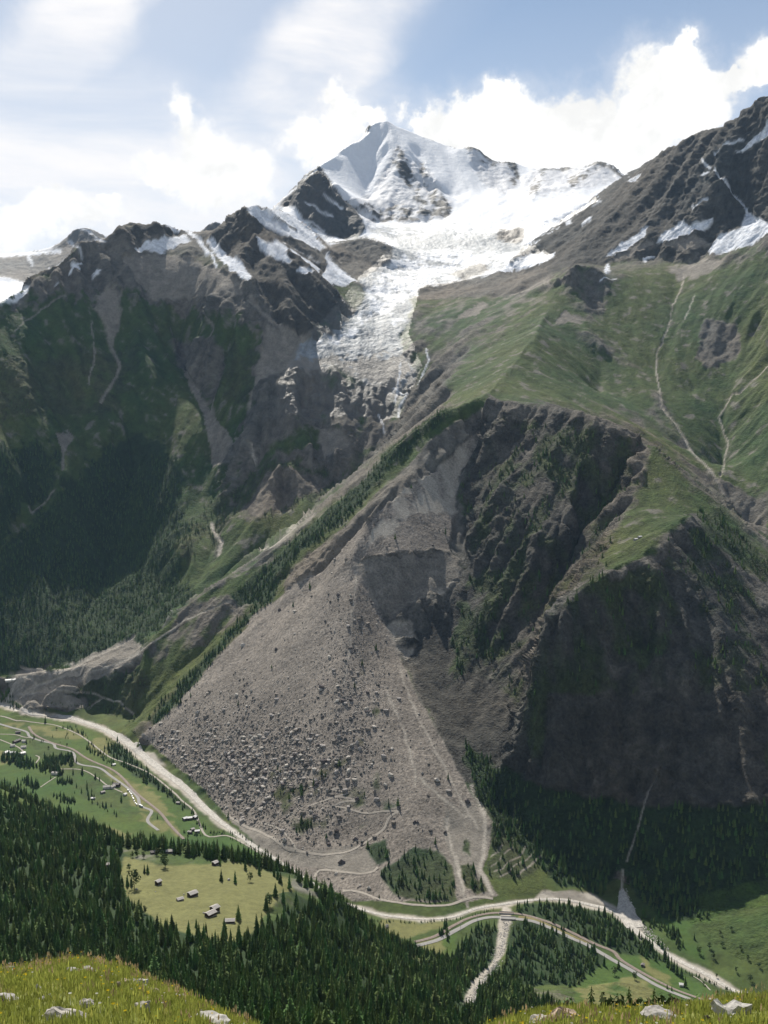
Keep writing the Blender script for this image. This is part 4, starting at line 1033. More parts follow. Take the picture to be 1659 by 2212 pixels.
def mesh_of(name, verts, faces, mat=None, smooth=False):
    me = bpy.data.meshes.new(name)
    me.from_pydata([tuple(map(float, p)) for p in verts], [], [tuple(map(int, f)) for f in faces])
    if mat: me.materials.append(mat)
    if smooth: me.polygons.foreach_set('use_smooth', [True] * len(me.polygons))
    me.update()
    return me


def link(name, data, parent=None, loc=None, rz=None, sc=None):
    o = bpy.data.objects.new(name, data); COL.objects.link(o)
    if parent: o.parent = parent
    if loc is not None: o.location = tuple(map(float, loc))
    if rz is not None: o.rotation_euler = (0, 0, rz)
    if sc is not None: o.scale = (sc, sc, sc) if np.isscalar(sc) else sc
    return o


def scatter_mesh(name, tv, tf, pos, rot, scl, col, mat, tilt=None):
    """many copies of small templates joined in one mesh; tv list of templates picked in turn"""
    VV, FF, CC = [], [], []
    base = 0
    n = len(pos); which = np.arange(n) % len(tv)
    for k in range(len(tv)):
        m = which == k
        if not m.any(): continue
        v = tv[k]; f = tf[k]
        P = pos[m]; c = np.cos(rot[m])[:, None]; s = np.sin(rot[m])[:, None]; S = scl[m]
        if S.ndim == 1: S = np.repeat(S[:, None], 3, 1)
        lx = v[None, :, 0] * S[:, :1]; ly = v[None, :, 1] * S[:, 1:2]; lz = v[None, :, 2] * S[:, 2:3]
        if tilt is not None:
            lx = lx + lz * tilt[m][:, :1]; ly = ly + lz * tilt[m][:, 1:2]
        wx_ = lx * c - ly * s + P[:, :1]; wy_ = lx * s + ly * c + P[:, 1:2]; wz_ = lz + P[:, 2:3]
        V = np.stack([wx_, wy_, wz_], 2).reshape(-1, 3)
        F = (f[None] + (np.arange(len(P)) * len(v))[:, None, None]).reshape(-1, f.shape[1]) + base
        VV.append(V); FF.append(F); CC.append(np.repeat(col[m], len(v), 0)); base += len(V)
    me = grid_mesh(name, np.concatenate(VV), np.concatenate(FF), mat, False, np.concatenate(CC))
    return me


def rock_template(seed, sub=1, flat=.75):
    rg = np.random.default_rng(seed)
    bm = bmesh.new(); bmesh.ops.create_icosphere(bm, subdivisions=sub, radius=1)
    v = np.array([p.co[:] for p in bm.verts]); f = np.array([[q.index for q in fc.verts] for fc in bm.faces]); bm.free()
    for _ in range(7):                       # chip flat facets off
        d = rg.normal(size=3); d /= np.linalg.norm(d); h = rg.uniform(.45, .8)
        s = v @ d; v = v - np.clip(s - h, 0, None)[:, None] * d
    v *= 1 + rg.uniform(-.12, .12, (len(v), 1))
    v[:, 2] *= flat
    return v, f


def vert_at(a, rr):
    """row and column of the terrain vertex nearest a place"""
    j = np.clip(np.rint((a - CA[0]) / (CA[-1] - CA[0]) * (NCOL - 1)), 0, NCOL - 1).astype(int)
    kk = np.zeros(j.size, int)
    for c in np.unique(j):
        m = j == c
        kk[m] = np.clip(np.searchsorted(Rt[c], rr[m]), 0, NROW - 1)
    return j * NROW + kk


def smooth_path(P, step):
    P = np.array(P, float)
    out = []
    Q = np.vstack([2 * P[0] - P[1], P, 2 * P[-1] - P[-2]])
    for i in range(1, len(Q) - 2):
        L = np.linalg.norm(Q[i + 1] - Q[i]); n = max(int(L / step), 1)
        for t in np.arange(n) / n:
            a, b, c, d_ = Q[i - 1], Q[i], Q[i + 1], Q[i + 2]
            out.append(.5 * ((2 * b) + (c - a) * t + (2 * a - 5 * b + 4 * c - d_) * t * t + (3 * b - a - 3 * c + d_) * t ** 3))
    out.append(P[-1])
    return np.array(out)


def ribbon(name, px, width, mat, lift=.45, step=7, wobble=0, thick=None, cross=3, level=None):
    u = np.array([p[0] for p in px], float); v = np.array([p[1] for p in px], float)
    W3 = hit(u, v)[:, :2]
    wd = np.array([p[2] if len(p) > 2 else width for p in px], float)
    S = smooth_path(np.column_stack([W3, wd]), step)
    P = S[:, :2]; wd = np.clip(S[:, 2], .5, None)
    T = np.gradient(P, axis=0); T /= np.linalg.norm(T, axis=1)[:, None] + 1e-9
    Nn = np.column_stack([-T[:, 1], T[:, 0]])
    if wobble:
        s = np.arange(len(P))
        wd = wd * (1 + wobble * gn(s * .23, s * 0 + 3.3)); P = P + Nn * (wobble * 6 * gn(s * .11, s * 0 + 9))[:, None]
    rows = []
    zc_ = gz(P[:, 0], P[:, 1])
    for q in np.linspace(-1, 1, cross):
        E = P + Nn * (wd / 2 * q)[:, None]
        if level is None:
            zz = np.maximum(gz(E[:, 0], E[:, 1]), zc_ if abs(q) < .99 else -99) + lift * (1 if abs(q) < .99 else .6)
        else:
            zz = np.full(len(E), level)
        rows.append(np.column_stack([E, zz]))
    V = np.concatenate(rows); n = len(P)
    q = []
    for c in range(cross - 1):
        i = np.arange(n - 1)
        q.append(np.stack([c * n + i, c * n + i + 1, (c + 1) * n + i + 1, (c + 1) * n + i], 1)[:, ::-1])
    me = grid_mesh(name, V, np.concatenate(q), mat, True)
    return link(name, me), P


# ------------------------------------------------------------------ river, roads, railway, paths
def river_mat():
    m = bpy.data.materials.new('milky river water'); m.use_nodes = True
    t = NT(m.node_tree)
    g = t.n('ShaderNodeNewGeometry')
    a = t.noise(g.outputs['Position'], .16, 6, .7, 1.2); b = t.noise(g.outputs['Position'], .5, 5, .7)
    c = t.mix(t.ramp(a.outputs[0], .38, .62), rgb(.30, .28, .25), rgb(.46, .43, .38))
    c = t.mix(t.ramp(b.outputs[0], .55, .68), c, rgb(.72, .70, .65))
    bs = t.n('ShaderNodeBsdfPrincipled', i_Base_Color=c, i_Roughness=.9)
    bp = t.n('ShaderNodeBump', i_Height=t.m('ADD', a.outputs[0], t.m('MULTIPLY', b.outputs[0], .5)), i_Distance=1.2)
    t.put(bs.inputs['Normal'], bp.outputs[0])
    t.n('ShaderNodeOutputMaterial', i_0=bs.outputs[0])
    return m


RIV = river_mat()
RIVER = [(-120, 1500, 30), (-60, 1502, 30), (20, 1527, 22), (60, 1539, 22), (120, 1548, 26), (170, 1556, 34), (230, 1578, 36), (280, 1608, 40), (330, 1650, 38), (400, 1703, 32), (440, 1743, 28), (480, 1778, 24), (540, 1822, 20), (610, 1866, 16),
         (700, 1925, 14), (760, 1957, 14), (829, 1977, 14), (919, 1986, 14), (979, 1981, 13), (1029, 1963, 14), (1089, 1953, 16), (1149, 1945, 14), (1209, 1943, 14), (1279, 1956, 16), (1329, 1971, 22), (1369, 2007, 28),
         (1424, 2050, 20), (1459, 2072, 20), (1529, 2107, 20), (1579, 2137, 18), (1629, 2156, 16), (1720, 2185, 16)]
o, RIVP = ribbon('river', [(a, b, c * .45) for a, b, c in RIVER], 20, RIV, .7, 8, .25, cross=5)
tag(o, 'pale milky river winding along the whole valley floor', 'river', kind='structure')
o, _ = ribbon('stream', [(1343, 1925, 8), (1346, 1945, 16), (1352, 1965, 26), (1372, 2005, 30)], 20, RIV, .8, 6, .3, cross=5)
tag(o, 'foaming side torrent pouring out of the cliff cleft into the river', 'stream', kind='structure')
ASPH = mat_plain('grey road surface', (.23, .222, .21), .8, .2, 6, .12)
GRAV = mat_plain('pale gravel track', (.30, .275, .235), .95, .1, 5, .2)
BALL = mat_plain('brown rail ballast', (.20, .165, .14), .95, .1, 4, .25)
VERG = mat_plain('yellow grass embankment', (.17, .15, .07), .95, .1, 9, .3)
ROADS = [
    ('road', 'grey valley road curving past the farm cluster to the forest edge', ASPH, 6.5, [(-60, 1548), (0, 1564.5), (30, 1573), (57, 1581), (65, 1592), (90, 1601), (115, 1607), (122, 1617), (152, 1623), (161, 1632), (163, 1644), (175, 1652), (215, 1659.5), (240, 1677), (275, 1702), (297, 1722), (303, 1740), (325, 1750), (327, 1756), (319, 1774), (342, 1794)]),
    ('road', 'wide grey road sweeping over the bridge and down to the lower fields', ASPH, 8.5, [(900, 2043), (925, 2037), (950, 2029), (988, 2008), (1025, 1989), (1063, 1981.5), (1105, 1985), (1150, 1990), (1183, 2002), (1238, 2028), (1273, 2044), (1314, 2068), (1365, 2097), (1419, 2129), (1494, 2160), (1560, 2182)]),
    ('path', 'gravel path running between the alder row and the river bank', GRAV, 4.5, [(0, 1547), (37, 1557), (85, 1562), (120, 1567), (160, 1582), (190, 1600), (235, 1634.5), (275, 1649.5), (325, 1672), (375, 1712), (392, 1729), (420, 1754), (445, 1805), (490, 1805.5), (532, 1825.5), (570, 1849)]),
    ('path', 'narrow lane looping around the upper chalets', GRAV, 4.0, [(0, 1586), (32, 1587), (50, 1592), (65, 1594)]),
    ('path', 'lane passing the lower chalet row', GRAV, 4.0, [(0, 1598), (25, 1608), (42, 1616), (55, 1629)]),
    ('path', 'short curved track among the spruces', GRAV, 3.5, [(77, 1632), (85, 1637), (77, 1649)]),
    ('path', 'farm track crossing the green pasture to the farm cluster', GRAV, 3.5, [(112, 1661), (175, 1663), (212, 1682), (232, 1697), (265, 1712)]),
    ('path', 'straight short track running down through the pasture', GRAV, 3.0, [(87, 1701), (103, 1690), (120, 1679)]),
    ('path', 'thin footpath across the lower right hay meadow', GRAV, 2.0, [(1495, 2108), (1515, 2120), (1535, 2140)]),
]
TRK = mat_plain('trodden rubble track', (.30, .27, .23), .95, .1, 6, .2)
ROADS += [
    ('track', 'long rubble track following the foot of the rockslide and climbing to its bend', TRK, 5.0, [(490, 1762), (520, 1780), (575, 1805), (625, 1835), (680, 1845), (750, 1840), (800, 1812), (830, 1790), (840, 1768), (862, 1752)]),
    ('track', 'middle zigzag of the rubble track below the big dark boulder', TRK, 4.0, [(862, 1752), (828, 1753), (790, 1757), (740, 1745), (722, 1741), (745, 1732), (770, 1731), (735, 1722), (700, 1730), (665, 1742)]),
    ('track', 'uppermost short hairpin of the rubble track', TRK, 3.5, [(700, 1730), (745, 1716), (752, 1713), (715, 1706), (735, 1703)]),
    ('track', 'short rubble track ending behind the spruces at the foot of the slide', TRK, 5.0, [(680, 1895), (690, 1880), (740, 1884), (780, 1888), (808, 1882), (816, 1874)]),
    ('track', 'pale gravel road running along the river side of the slide', TRK, 5.5, [(740, 1925), (770, 1926), (830, 1945), (900, 1955), (960, 1956), (1000, 1945), (1030, 1938), (1065, 1942)]),
    ('track', 'faint side track cutting up through the lower blocks', TRK, 3.0, [(560, 1778), (600, 1790), (625, 1812), (640, 1835)]),
    ('track', 'pale looping works road on the gravel fan', TRK, 6.0, [(12, 1512), (24, 1490), (45, 1468), (62, 1470), (72, 1484), (66, 1496), (45, 1500)]),
    ('stream', 'pale silty stream running down the middle of the gravel fan', TRK, 8.0, [(45, 1508), (60, 1492), (105, 1490), (130, 1468), (160, 1455), (180, 1440), (220, 1420)]),
]
for nm, lab, mt, wd, px in ROADS:
    o, _ = ribbon(nm, px, wd, mt, .75, 7); tag(o, lab, nm, kind='structure')
RAIL1 = [(62, 1570), (75, 1587), (110, 1604), (155, 1618), (190, 1640), (250, 1668), (295, 1714), (342, 1752), (367, 1782), (397, 1813)]
RAIL2 = [(896, 2035), (925, 2028), (950, 2018), (1000, 1989), (1050, 1974.5), (1090, 1973), (1138, 1978), (1200, 1998), (1280, 2037), (1325, 2056), (1344, 2076), (1419, 2119), (1504, 2155), (1570, 2176)]
for px, lab in ((RAIL1, 'brown railway line crossing the hay fields beside the valley road'), (RAIL2, 'railway line on its embankment curving above the wide road')):
    o, P = ribbon('railway', px, 6.5, BALL, 1.0, 7); tag(o, lab, 'railway', kind='structure')
    P = smooth_path(P, 7)
    T = np.gradient(P, axis=0); T /= np.linalg.norm(T, axis=1)[:, None] + 1e-9
    Nn = np.column_stack([-T[:, 1], T[:, 0]])
    steel = bpy.data.materials.get('rail steel') or mat_plain('rail steel', (.25, .2, .18), .5, .5)
    for s in (-.75, .75):
        E = P + Nn * s; zz = np.maximum(gz(E[:, 0], E[:, 1]), gz(P[:, 0], P[:, 1])) + 1.15
        V = np.concatenate([np.column_stack([E - Nn * .08, zz]), np.column_stack([E + Nn * .08, zz])]); n = len(E)
        i = np.arange(n - 1)
        rl = link('rail', grid_mesh('rail', V, np.stack([i, n + i, n + i + 1, i + 1], 1), steel), o)
o, _ = ribbon('embankment', [(1120, 1981), (1150, 1985), (1200, 2007), (1270, 2040)], 9, VERG, .6, 7); tag(o, 'yellow grass strip between railway and road', 'embankment', kind='structure')

# ------------------------------------------------------------------ trees
NEED = mat_plain('spruce needles', (.046, .092, .020), .75, .15, 1.6, .45, .42)
LARCHM = mat_plain('larch needles', (.055, .098, .024), .8, .15, 1.2, .4, .3)
LEAFM = mat_plain('alder leaves', (.050, .085, .024), .8, .2, 1.0, .4, .3)
BARK = mat_plain('grey brown bark', (.075, .058, .045), .95, .1, .5, .3)


def trunk_mesh(h, r0, n=6):
    V, F = [], []
    rows = 4
    for i in range(rows + 1):
        t = i / rows; rr = r0 * (1 - t) ** .8 + .02
        for k_ in range(n):
            a = 2 * math.pi * k_ / n
            V.append((rr * math.cos(a) + .1 * math.sin(t * 3), rr * math.sin(a), h * t - (.8 if i == 0 else 0)))
    for i in range(rows):
        for k_ in range(n):
            F.append((i * n + k_, i * n + (k_ + 1) % n, (i + 1) * n + (k_ + 1) % n, (i + 1) * n + k_))
    return mesh_of('trunk', V, F, BARK, True)


def spruce_crown(seed, h=1.0, rad=.17, tiers=13, arms=8, droop=.55, base=.08, mat=None, ragged=.35):
    """whorls of drooping boughs, each a folded pair of pointed faces with side sprays"""
    rg = np.random.default_rng(seed)
    V, F = [], []
    for i in range(tiers):
        t = i / (tiers - 1)
        zt = base + (1 - base) * t ** .93
        rr = rad * (1 - t) ** .78 * rg.uniform(.85, 1.12) + .012
        if i == 0: rr *= .75
        m = max(4, int(arms * (1 - t * .45)))
        off = rg.uniform(0, 6.28)
        for k_ in range(m):
            a = off + 2 * math.pi * (k_ + rg.uniform(-.25, .25)) / m
            L = rr * (1 + rg.uniform(-ragged, ragged)); dz = L * droop * rg.uniform(.7, 1.3)
            wd = L * rg.uniform(.36, .52)
            ca, sa2 = math.cos(a), math.sin(a)
            th = .035 + .03 * (1 - t)
            b = len(V)
            V += [(0, 0, zt + th), (ca * L, sa2 * L, zt - dz),
                  (ca * L * .62 - sa2 * wd, sa2 * L * .62 + ca * wd, zt - dz * .95 - .012), (ca * L * .62 + sa2 * wd, sa2 * L * .62 - ca * wd, zt - dz * .95 - .012),
                  (ca * L * .5, sa2 * L * .5, zt - dz * .30 + .006)]
            F += [(b, b + 2, b + 4), (b + 4, b + 2, b + 1), (b, b + 4, b + 3), (b + 4, b + 1, b + 3)]
    b = len(V)
    V += [(0, 0, 1.03), (.012, 0, .93), (-.006, .011, .93), (-.006, -.011, .93)]
    F += [(b, b + 1, b + 2), (b, b + 2, b + 3), (b, b + 3, b + 1)]
    V = [(x_ * h, y_ * h, z_ * h) for x_, y_, z_ in V]
    return mesh_of('crown', V, F, mat or NEED)


def leafy_crown(seed, h=1.0, rad=.32, clumps=26, mat=None):
    rg = np.random.default_rng(seed)
    V, F = [], []
    for i in range(clumps):
        ph = rg.uniform(0, 6.28); zz = rg.uniform(.28, .95); rm = rad * math.sin(min(max((zz - .15) / .9, 0), 1) * math.pi) ** .7
        q = rg.uniform(.3, 1) * rm; cx_, cy_ = q * math.cos(ph), q * math.sin(ph); s = rg.uniform(.07, .13)
        for k_ in range(9):
            dv = rg.normal(size=3); dv /= np.linalg.norm(dv); c_ = np.array([cx_, cy_, zz]) + dv * s
            t1 = np.cross(dv, rg.normal(size=3)); t1 /= np.linalg.norm(t1) + 1e-9; t2 = np.cross(dv, t1); s2 = s * .62
            b = len(V); V += [tuple(c_ + t1 * s2), tuple(c_ - .5 * t1 * s2 + .86 * t2 * s2), tuple(c_ - .5 * t1 * s2 - .86 * t2 * s2)]; F.append((b, b + 1, b + 2))
    V = [(x_ * h, y_ * h, z_ * h) for x_, y_, z_ in V]
    return mesh_of('crown', V, F, mat or LEAFM)


H0 = 16.0
CROWNS = [spruce_crown(s, H0, rd, tr, 9, dr, .05 + .04 * (s % 3)) for s, rd, tr, dr in ((1, .17, 15, .5), (2, .145, 16, .6), (3, .20, 14, .45), (4, .155, 17, .65), (5, .185, 13, .55), (6, .13, 15, .6))]
LARCHC = [spruce_crown(s, H0, .2, 16, 7, .12, .12, LARCHM, .5) for s in (21, 22)]
LEAFC = [leafy_crown(s, 9.0) for s in (31, 32, 33)]
TRUNK = trunk_mesh(H0 * .93, .26); TRUNKL = trunk_mesh(7.0, .2)
FARC = [spruce_crown(s, H0, rd, 6, 5, .5, .04) for s, rd in ((41, .2), (42, .17), (43, .22))]

# candidate trees from the ground cover
area_rng = np.random.default_rng(77)


def candidates(r0, r1, a0, a1, spacing):
    A = .5 * (r1 * r1 - r0 * r0) * (a1 - a0)
    n = int(A / spacing ** 2)
    a = area_rng.uniform(a0, a1, n); rr = np.sqrt(area_rng.uniform(r0 * r0, r1 * r1, n))
    return a, rr


Wg = W
def place(r0, r1, a0, a1, spacing, dens, hr):
    a, rr = candidates(r0, r1, a0, a1, spacing)
    vi = vert_at(a, rr)
    p = sum(Wg[vi, c] * q for c, q in dens.items())
    clump = fbm(rr * np.sin(a), rr * np.cos(a), 45, 3, .6, False, 91)
    ok = area_rng.random(a.size) < p * np.clip(1.1 + clump * 1.6, .2, 1.6)
    a, rr = a[ok], rr[ok]
    zz = ground(a, rr)
    h = area_rng.uniform(hr[0], hr[1], a.size) * np.clip(1 + clump[ok] * .8, .7, 1.25)
    return np.column_stack([rr * np.sin(a), rr * np.cos(a), zz, h])


MEADOW = [(262, 1900), (258, 1850), (290, 1812), (350, 1826), (430, 1842), (520, 1852), (610, 1878), (668, 1905), (690, 1950), (640, 1960), (612, 1950), (590, 1985), (560, 2012), (500, 2048), (430, 2035), (345, 2008), (300, 1972), (268, 1935)]
T1 = place(345, 1750, R(-27), R(27), 6.4, {WOOD: 1.0}, (6, 19))
T2 = place(1290, 2900, R(-27), R(27), 8.5, {WOOD: 1.0, BRUSH: .35, DEBR: .003}, (8, 17))
T3 = place(2900, 4100, R(-25), R(25), 9.0, {WOOD: .95, BRUSH: .45}, (9, 18))
T1 = T1[np.hypot(T1[:, 0], T1[:, 1]) < 1.24 * np.interp(np.arctan2(T1[:, 0], T1[:, 1]), SH_AZ, SH_R)]
T2 = T2[(np.hypot(T2[:, 0], T2[:, 1]) > 1.24 * np.interp(np.arctan2(T2[:, 0], T2[:, 1]), SH_AZ, SH_R))]
# open terrace kept clear of the forest
def clear(T):
    u_, v_ = to_pix(T[:, 0], T[:, 1], T[:, 2])
    m = inside(MEADOW, u_, v_) & (np.hypot(T[:, 0], T[:, 1]) < np.interp(np.arctan2(T[:, 0], T[:, 1]), SH_AZ, SH_R) + 8)
    band_ = inside([(990, 2170), (1000, 2150), (1055, 2085), (1070, 2030), (1072, 1990), (1102, 1990), (1100, 2040), (1090, 2090), (1040, 2150), (1020, 2185)], u_, v_)
    rd = np.zeros(len(T), bool)
    return T[~(m | band_)]
T1 = clear(T1); T2 = clear(T2)


def keep_off(T, px, wdt):
    P = smooth_path(hit(np.array([p[0] for p in px], float), np.array([p[1] for p in px], float))[:, :2], 12)
    far = np.ones(len(T), bool)
    for p in P:
        far &= (np.abs(T[:, 0] - p[0]) + np.abs(T[:, 1] - p[1])) > wdt
    return T[far]


for rd in ROADS[:3]: T2 = keep_off(T2, rd[4], 9)
T2 = keep_off(T2, RAIL2, 9); T2 = keep_off(T2, RAIL1, 9)
T2 = keep_off(T2, [(a, b) for a, b, c in RIVER], 16)
# trees one can point at: (u, v of the foot, height m, kind)
SOLO = [(357, 1873, 15, 'b'), (312, 1886, 10, 's'), (319, 1887, 11, 's'), (259, 1875, 12, 's'), (279, 1880, 7, 'b'), (264, 1912, 11, 's'), (275, 1914, 12, 's'), (284, 1914, 11, 's'), (290, 1918, 19, 'b'), (311, 1975, 8, 'b'), (478, 1903, 13, 's'), (508, 1908, 14, 's'),
        (424, 2004, 9, 's'), (515, 1988, 15, 's'), (530, 1880, 13, 's'), (474, 1868, 14, 's'), (560, 1890, 14, 's'), (583, 1958, 13, 'b'), (575, 1966, 16, 's'), (485, 2022, 17, 's'), (445, 2012, 9, 's'), (540, 1905, 10, 'b'),
        (646, 1905, 17, 's'), (600, 1900, 13, 's'), (606, 1907, 12, 's'), (592, 1893, 12, 's'), (625, 1920, 16, 's'), (612, 1950, 15, 's'), (640, 1955, 15, 's'), (595, 1938, 15, 's'), (660, 1918, 15, 's'), (684, 1925, 16, 's'),
        (310, 1855, 8, 'b'), (285, 1852, 7, 'b'), (340, 1848, 9, 'b'), (297, 1850, 8, 'b'), (350, 1850, 8, 'b'), (98, 1561, 20, 's'), (158, 1672, 15, 's'), (178, 1672, 20, 's'), (206, 1682, 16, 's'), (215, 1686, 11, 's'), (188, 1703, 20, 's'), (190, 1716, 14, 's'), (176, 1712, 12, 's'),
        (262, 1731, 16, 's'), (244, 1696, 14, 's'), (122, 1577, 8, 'b'), (145, 1612, 8, 'b'), (130, 1604, 5, 's'), (105, 1618, 8, 'b'), (340, 1768, 10, 's'), (240, 1742, 8, 's'), (1336, 2093, 15, 's'), (1327, 2107, 13, 'b'), (1371, 2116, 12, 'b'),
        (1441, 2137, 9, 's'), (1451, 2141, 9, 's'), (967, 2032, 12, 's'), (1033, 2008, 16, 's'), (1040, 2000, 10, 's'), (1012, 2052, 12, 's'), (1015, 2046, 9, 's'), (1510, 2060, 12, 'b'), (1540, 2070, 10, 'b'), (1560, 2045, 9, 'b'), (1533, 2050, 11, 'b'), (1590, 2100, 9, 'b'), (1615, 2075, 9, 'b'), (1465, 1990, 13, 's'), (1620, 2120, 10, 'b'), (1500, 2030, 12, 's'), (1475, 2045, 12, 's'), (1600, 2050, 7, 'b'), (1556, 2020, 8, 'b'), (1640, 2090, 8, 'b'), (1580, 2010, 7, 'b'),
        (1548, 2112, 7, 'b'), (1570, 2140, 6, 'b'), (1520, 2128, 6, 'b'), (1430, 2050, 16, 's'), (1436, 2075, 22, 's'), (1450, 2095, 22, 's'), (1462, 2105, 20, 's'), (1472, 2112, 18, 's'), (1480, 2132, 17, 's'), (1443, 2088, 22, 's'), (1456, 2098, 19, 's'), (1422, 2040, 15, 's')]
rows_rng = np.random.default_rng(3)
ROWS = [([(275, 1829), (350, 1836), (450, 1851), (530, 1861), (610, 1884)], 95, 17, 4), ([(0, 1690), (100, 1735), (190, 1775)], 30, 15, 8), ([(60, 1600), (160, 1590)], 14, 9, 10), ([(170, 1700), (215, 1740), (250, 1760)], 16, 11, 14), ([(60, 1540), (200, 1562), (250, 1580)], 26, 3, 5), ([(130, 1568), (160, 1578), (190, 1592)], 34, 8, 8), ([(185, 1612), (215, 1630), (240, 1648)], 60, 9, 9), ([(262, 1650), (330, 1680), (400, 1745)], 60, 5, 5), ([(30, 1650), (100, 1660), (130, 1668)], 90, 17, 12), ([(100, 1650), (160, 1640)], 80, 17, 11), ([(5, 1640), (60, 1645)], 60, 17, 11),
        ([(50, 1690), (80, 1700)], 26, 16, 9), ([(115, 1720), (160, 1735)], 34, 11, 7), ([(125, 1690), (155, 1690)], 26, 12, 7), ([(410, 1750), (440, 1790)], 20, 9, 5), ([(445, 1800), (510, 1800), (600, 1855)], 46, 6, 5), ([(395, 1800), (440, 1806)], 14, 7, 4), ([(600, 1865), (500, 1810)], 26, 5, 4), ([(100, 1520), (240, 1535), (290, 1560)], 80, 6, 7),
        ([(230, 1600), (290, 1640)], 60, 6, 12), ([(790, 1990), (900, 1994), (1000, 1985), (1070, 1965)], 60, 5, 3), ([(0, 1490), (30, 1530)], 40, 14, 14), ([(1380, 1980), (1440, 2010), (1470, 2040)], 46, 13, 14), ([(1330, 2000), (1420, 2060)], 40, 14, 10), ([(1230, 1965), (1330, 2010)], 40, 10, 9), ([(1580, 2140), (1480, 2100)], 24, 5, 4), ([(1400, 1920), (1520, 1975)], 60, 13, 20), ([(0, 1330), (10, 1450)], 40, 14, 20)]
ex = []
for px, n, h, spread in ROWS:
    u_ = np.interp(rows_rng.random(n), np.linspace(0, 1, len(px)), [p[0] for p in px])
    tt_ = rows_rng.random(n)
    u_ = np.interp(tt_, np.linspace(0, 1, len(px)), [p[0] for p in px]) + rows_rng.normal(0, spread * .5, n)
    v_ = np.interp(tt_, np.linspace(0, 1, len(px)), [p[1] for p in px]) + rows_rng.normal(0, spread * .4, n)
    w3 = hit(u_, v_); ex.append(np.column_stack([w3, h * rows_rng.uniform(.6, 1.3, n)]))
EX = np.concatenate(ex)
SO = np.column_stack([hit(np.array([s[0] for s in SOLO], float), np.array([s[1] for s in SOLO], float)), [s[2] for s in SOLO]])
ALL = np.concatenate([T1, T2, EX])
u_, v_ = to_pix(ALL[:, 0], ALL[:, 1], ALL[:, 2] + ALL[:, 3] * .5)
vis_ = (u_ > -5) & (u_ < 1665) & (v_ > 1500) & (v_ < 2225)
edge = np.interp(u_, [0, 250, 400, 520, 600, 1040, 1140, 1659], [2085, 2080, 2150, 2215, 2300, 2300, 2190, 2150])
vis_ &= v_ < edge
size_ = np.where(vis_, ALL[:, 3] / np.linalg.norm(ALL[:, :3] - [0, 0, CAMZ], axis=1), 0)
order = np.argsort(-size_)
NIND = 300 - len(SOLO)
IND = ALL[order[:NIND]]; REST = ALL[order[NIND:]]
print('trees', len(T1), len(T2), len(T3), len(EX), 'solo', len(SOLO))
trng = random.Random(5)
TREE_SRC = {}


def tree(kind, x_, y_, z_, h):
    if kind == 'b':
        cm = trng.choice(LEAFC); tm = TRUNKL; s = h / 9.0; nm = 'deciduous_tree'
    elif kind == 'l':
        cm = trng.choice(LARCHC); tm = TRUNK; s = h / H0; nm = 'larch_tree'
    else:
        cm = trng.choice(CROWNS); tm = TRUNK; s = h / H0; nm = 'spruce_tree'
    e = bpy.data.objects.new(nm, None); COL.objects.link(e)
    e.location = (float(x_), float(y_), float(z_) - .2); e.rotation_euler = (0, 0, trng.uniform(0, 6.28)); w_ = trng.uniform(.88, 1.15)
    e.scale = (s * w_, s * w_, s); e.empty_display_size = 1
    link('trunk', tm, e); c = link('crown', cm, e)
    TREE_SRC.setdefault(cm.name, c)
    return e


PLACE_WORDS = [((262, 560), (1800, 2040), 'on the open barn meadow', 'trees on the barn meadow'), ((0, 450), (1500, 1800), 'among the fields beside the valley road', 'trees in the valley fields'), ((560, 760), (1850, 2000), 'at the far rim of the barn meadow', 'trees at the rim of the barn meadow'),
               ((940, 1250), (1950, 2080), 'beside the wide road near the bridge', 'trees near the bridge'), ((1250, 1490), (1950, 2170), 'between the railway and the pale river', 'trees between railway and river'), ((1490, 1700), (1950, 2170), 'scattered on the green slope beyond the pale river', 'trees beyond the river')]
KW = {'s': ('dark spruce', 'spruces'), 'b': ('round leafy tree', 'leafy trees'), 'l': ('light green larch', 'larches')}
SOLO_E = []
for s, p in zip(SOLO, SO):
    e = tree(s[3], *p)
    for (ua, ub), (va, vb), wd, grp in PLACE_WORDS:
        if ua <= s[0] <= ub and va <= s[1] <= vb:
            break
    else:
        wd, grp = 'standing alone in the open', 'single trees in the open'
    SOLO_E.append((e, s, KW[s[3]][1] + ' ' + wd))
for p in IND:
    k_ = 'l' if trng.random() < .08 else 's'
    e = tree(k_, *p)
    rr = math.hypot(p[0], p[1])
    pu, pv = to_pix(p[0], p[1], p[2])
    if pu < 560 and rr < 1000:
        tag(e, 'tall dark spruce in the steep forest right beneath the brow of the larger knoll', 'tree', 'spruces beneath the larger knoll')
    elif pu > 900 and rr < 900:
        tag(e, 'tall dark spruce low in the forest between the knoll and the right hand brow', 'tree', 'spruces near the right hand brow')
    elif p[0] > 0 and rr > 900:
        tag(e, 'dark spruce standing in the dense wood by the dry stream bed', 'tree', 'spruces in the wood by the dry stream bed')
    else:
        tag(e, 'tall dark spruce in the steep forest just below the grassy knoll', 'tree', 'spruces in the steep forest below the knoll')


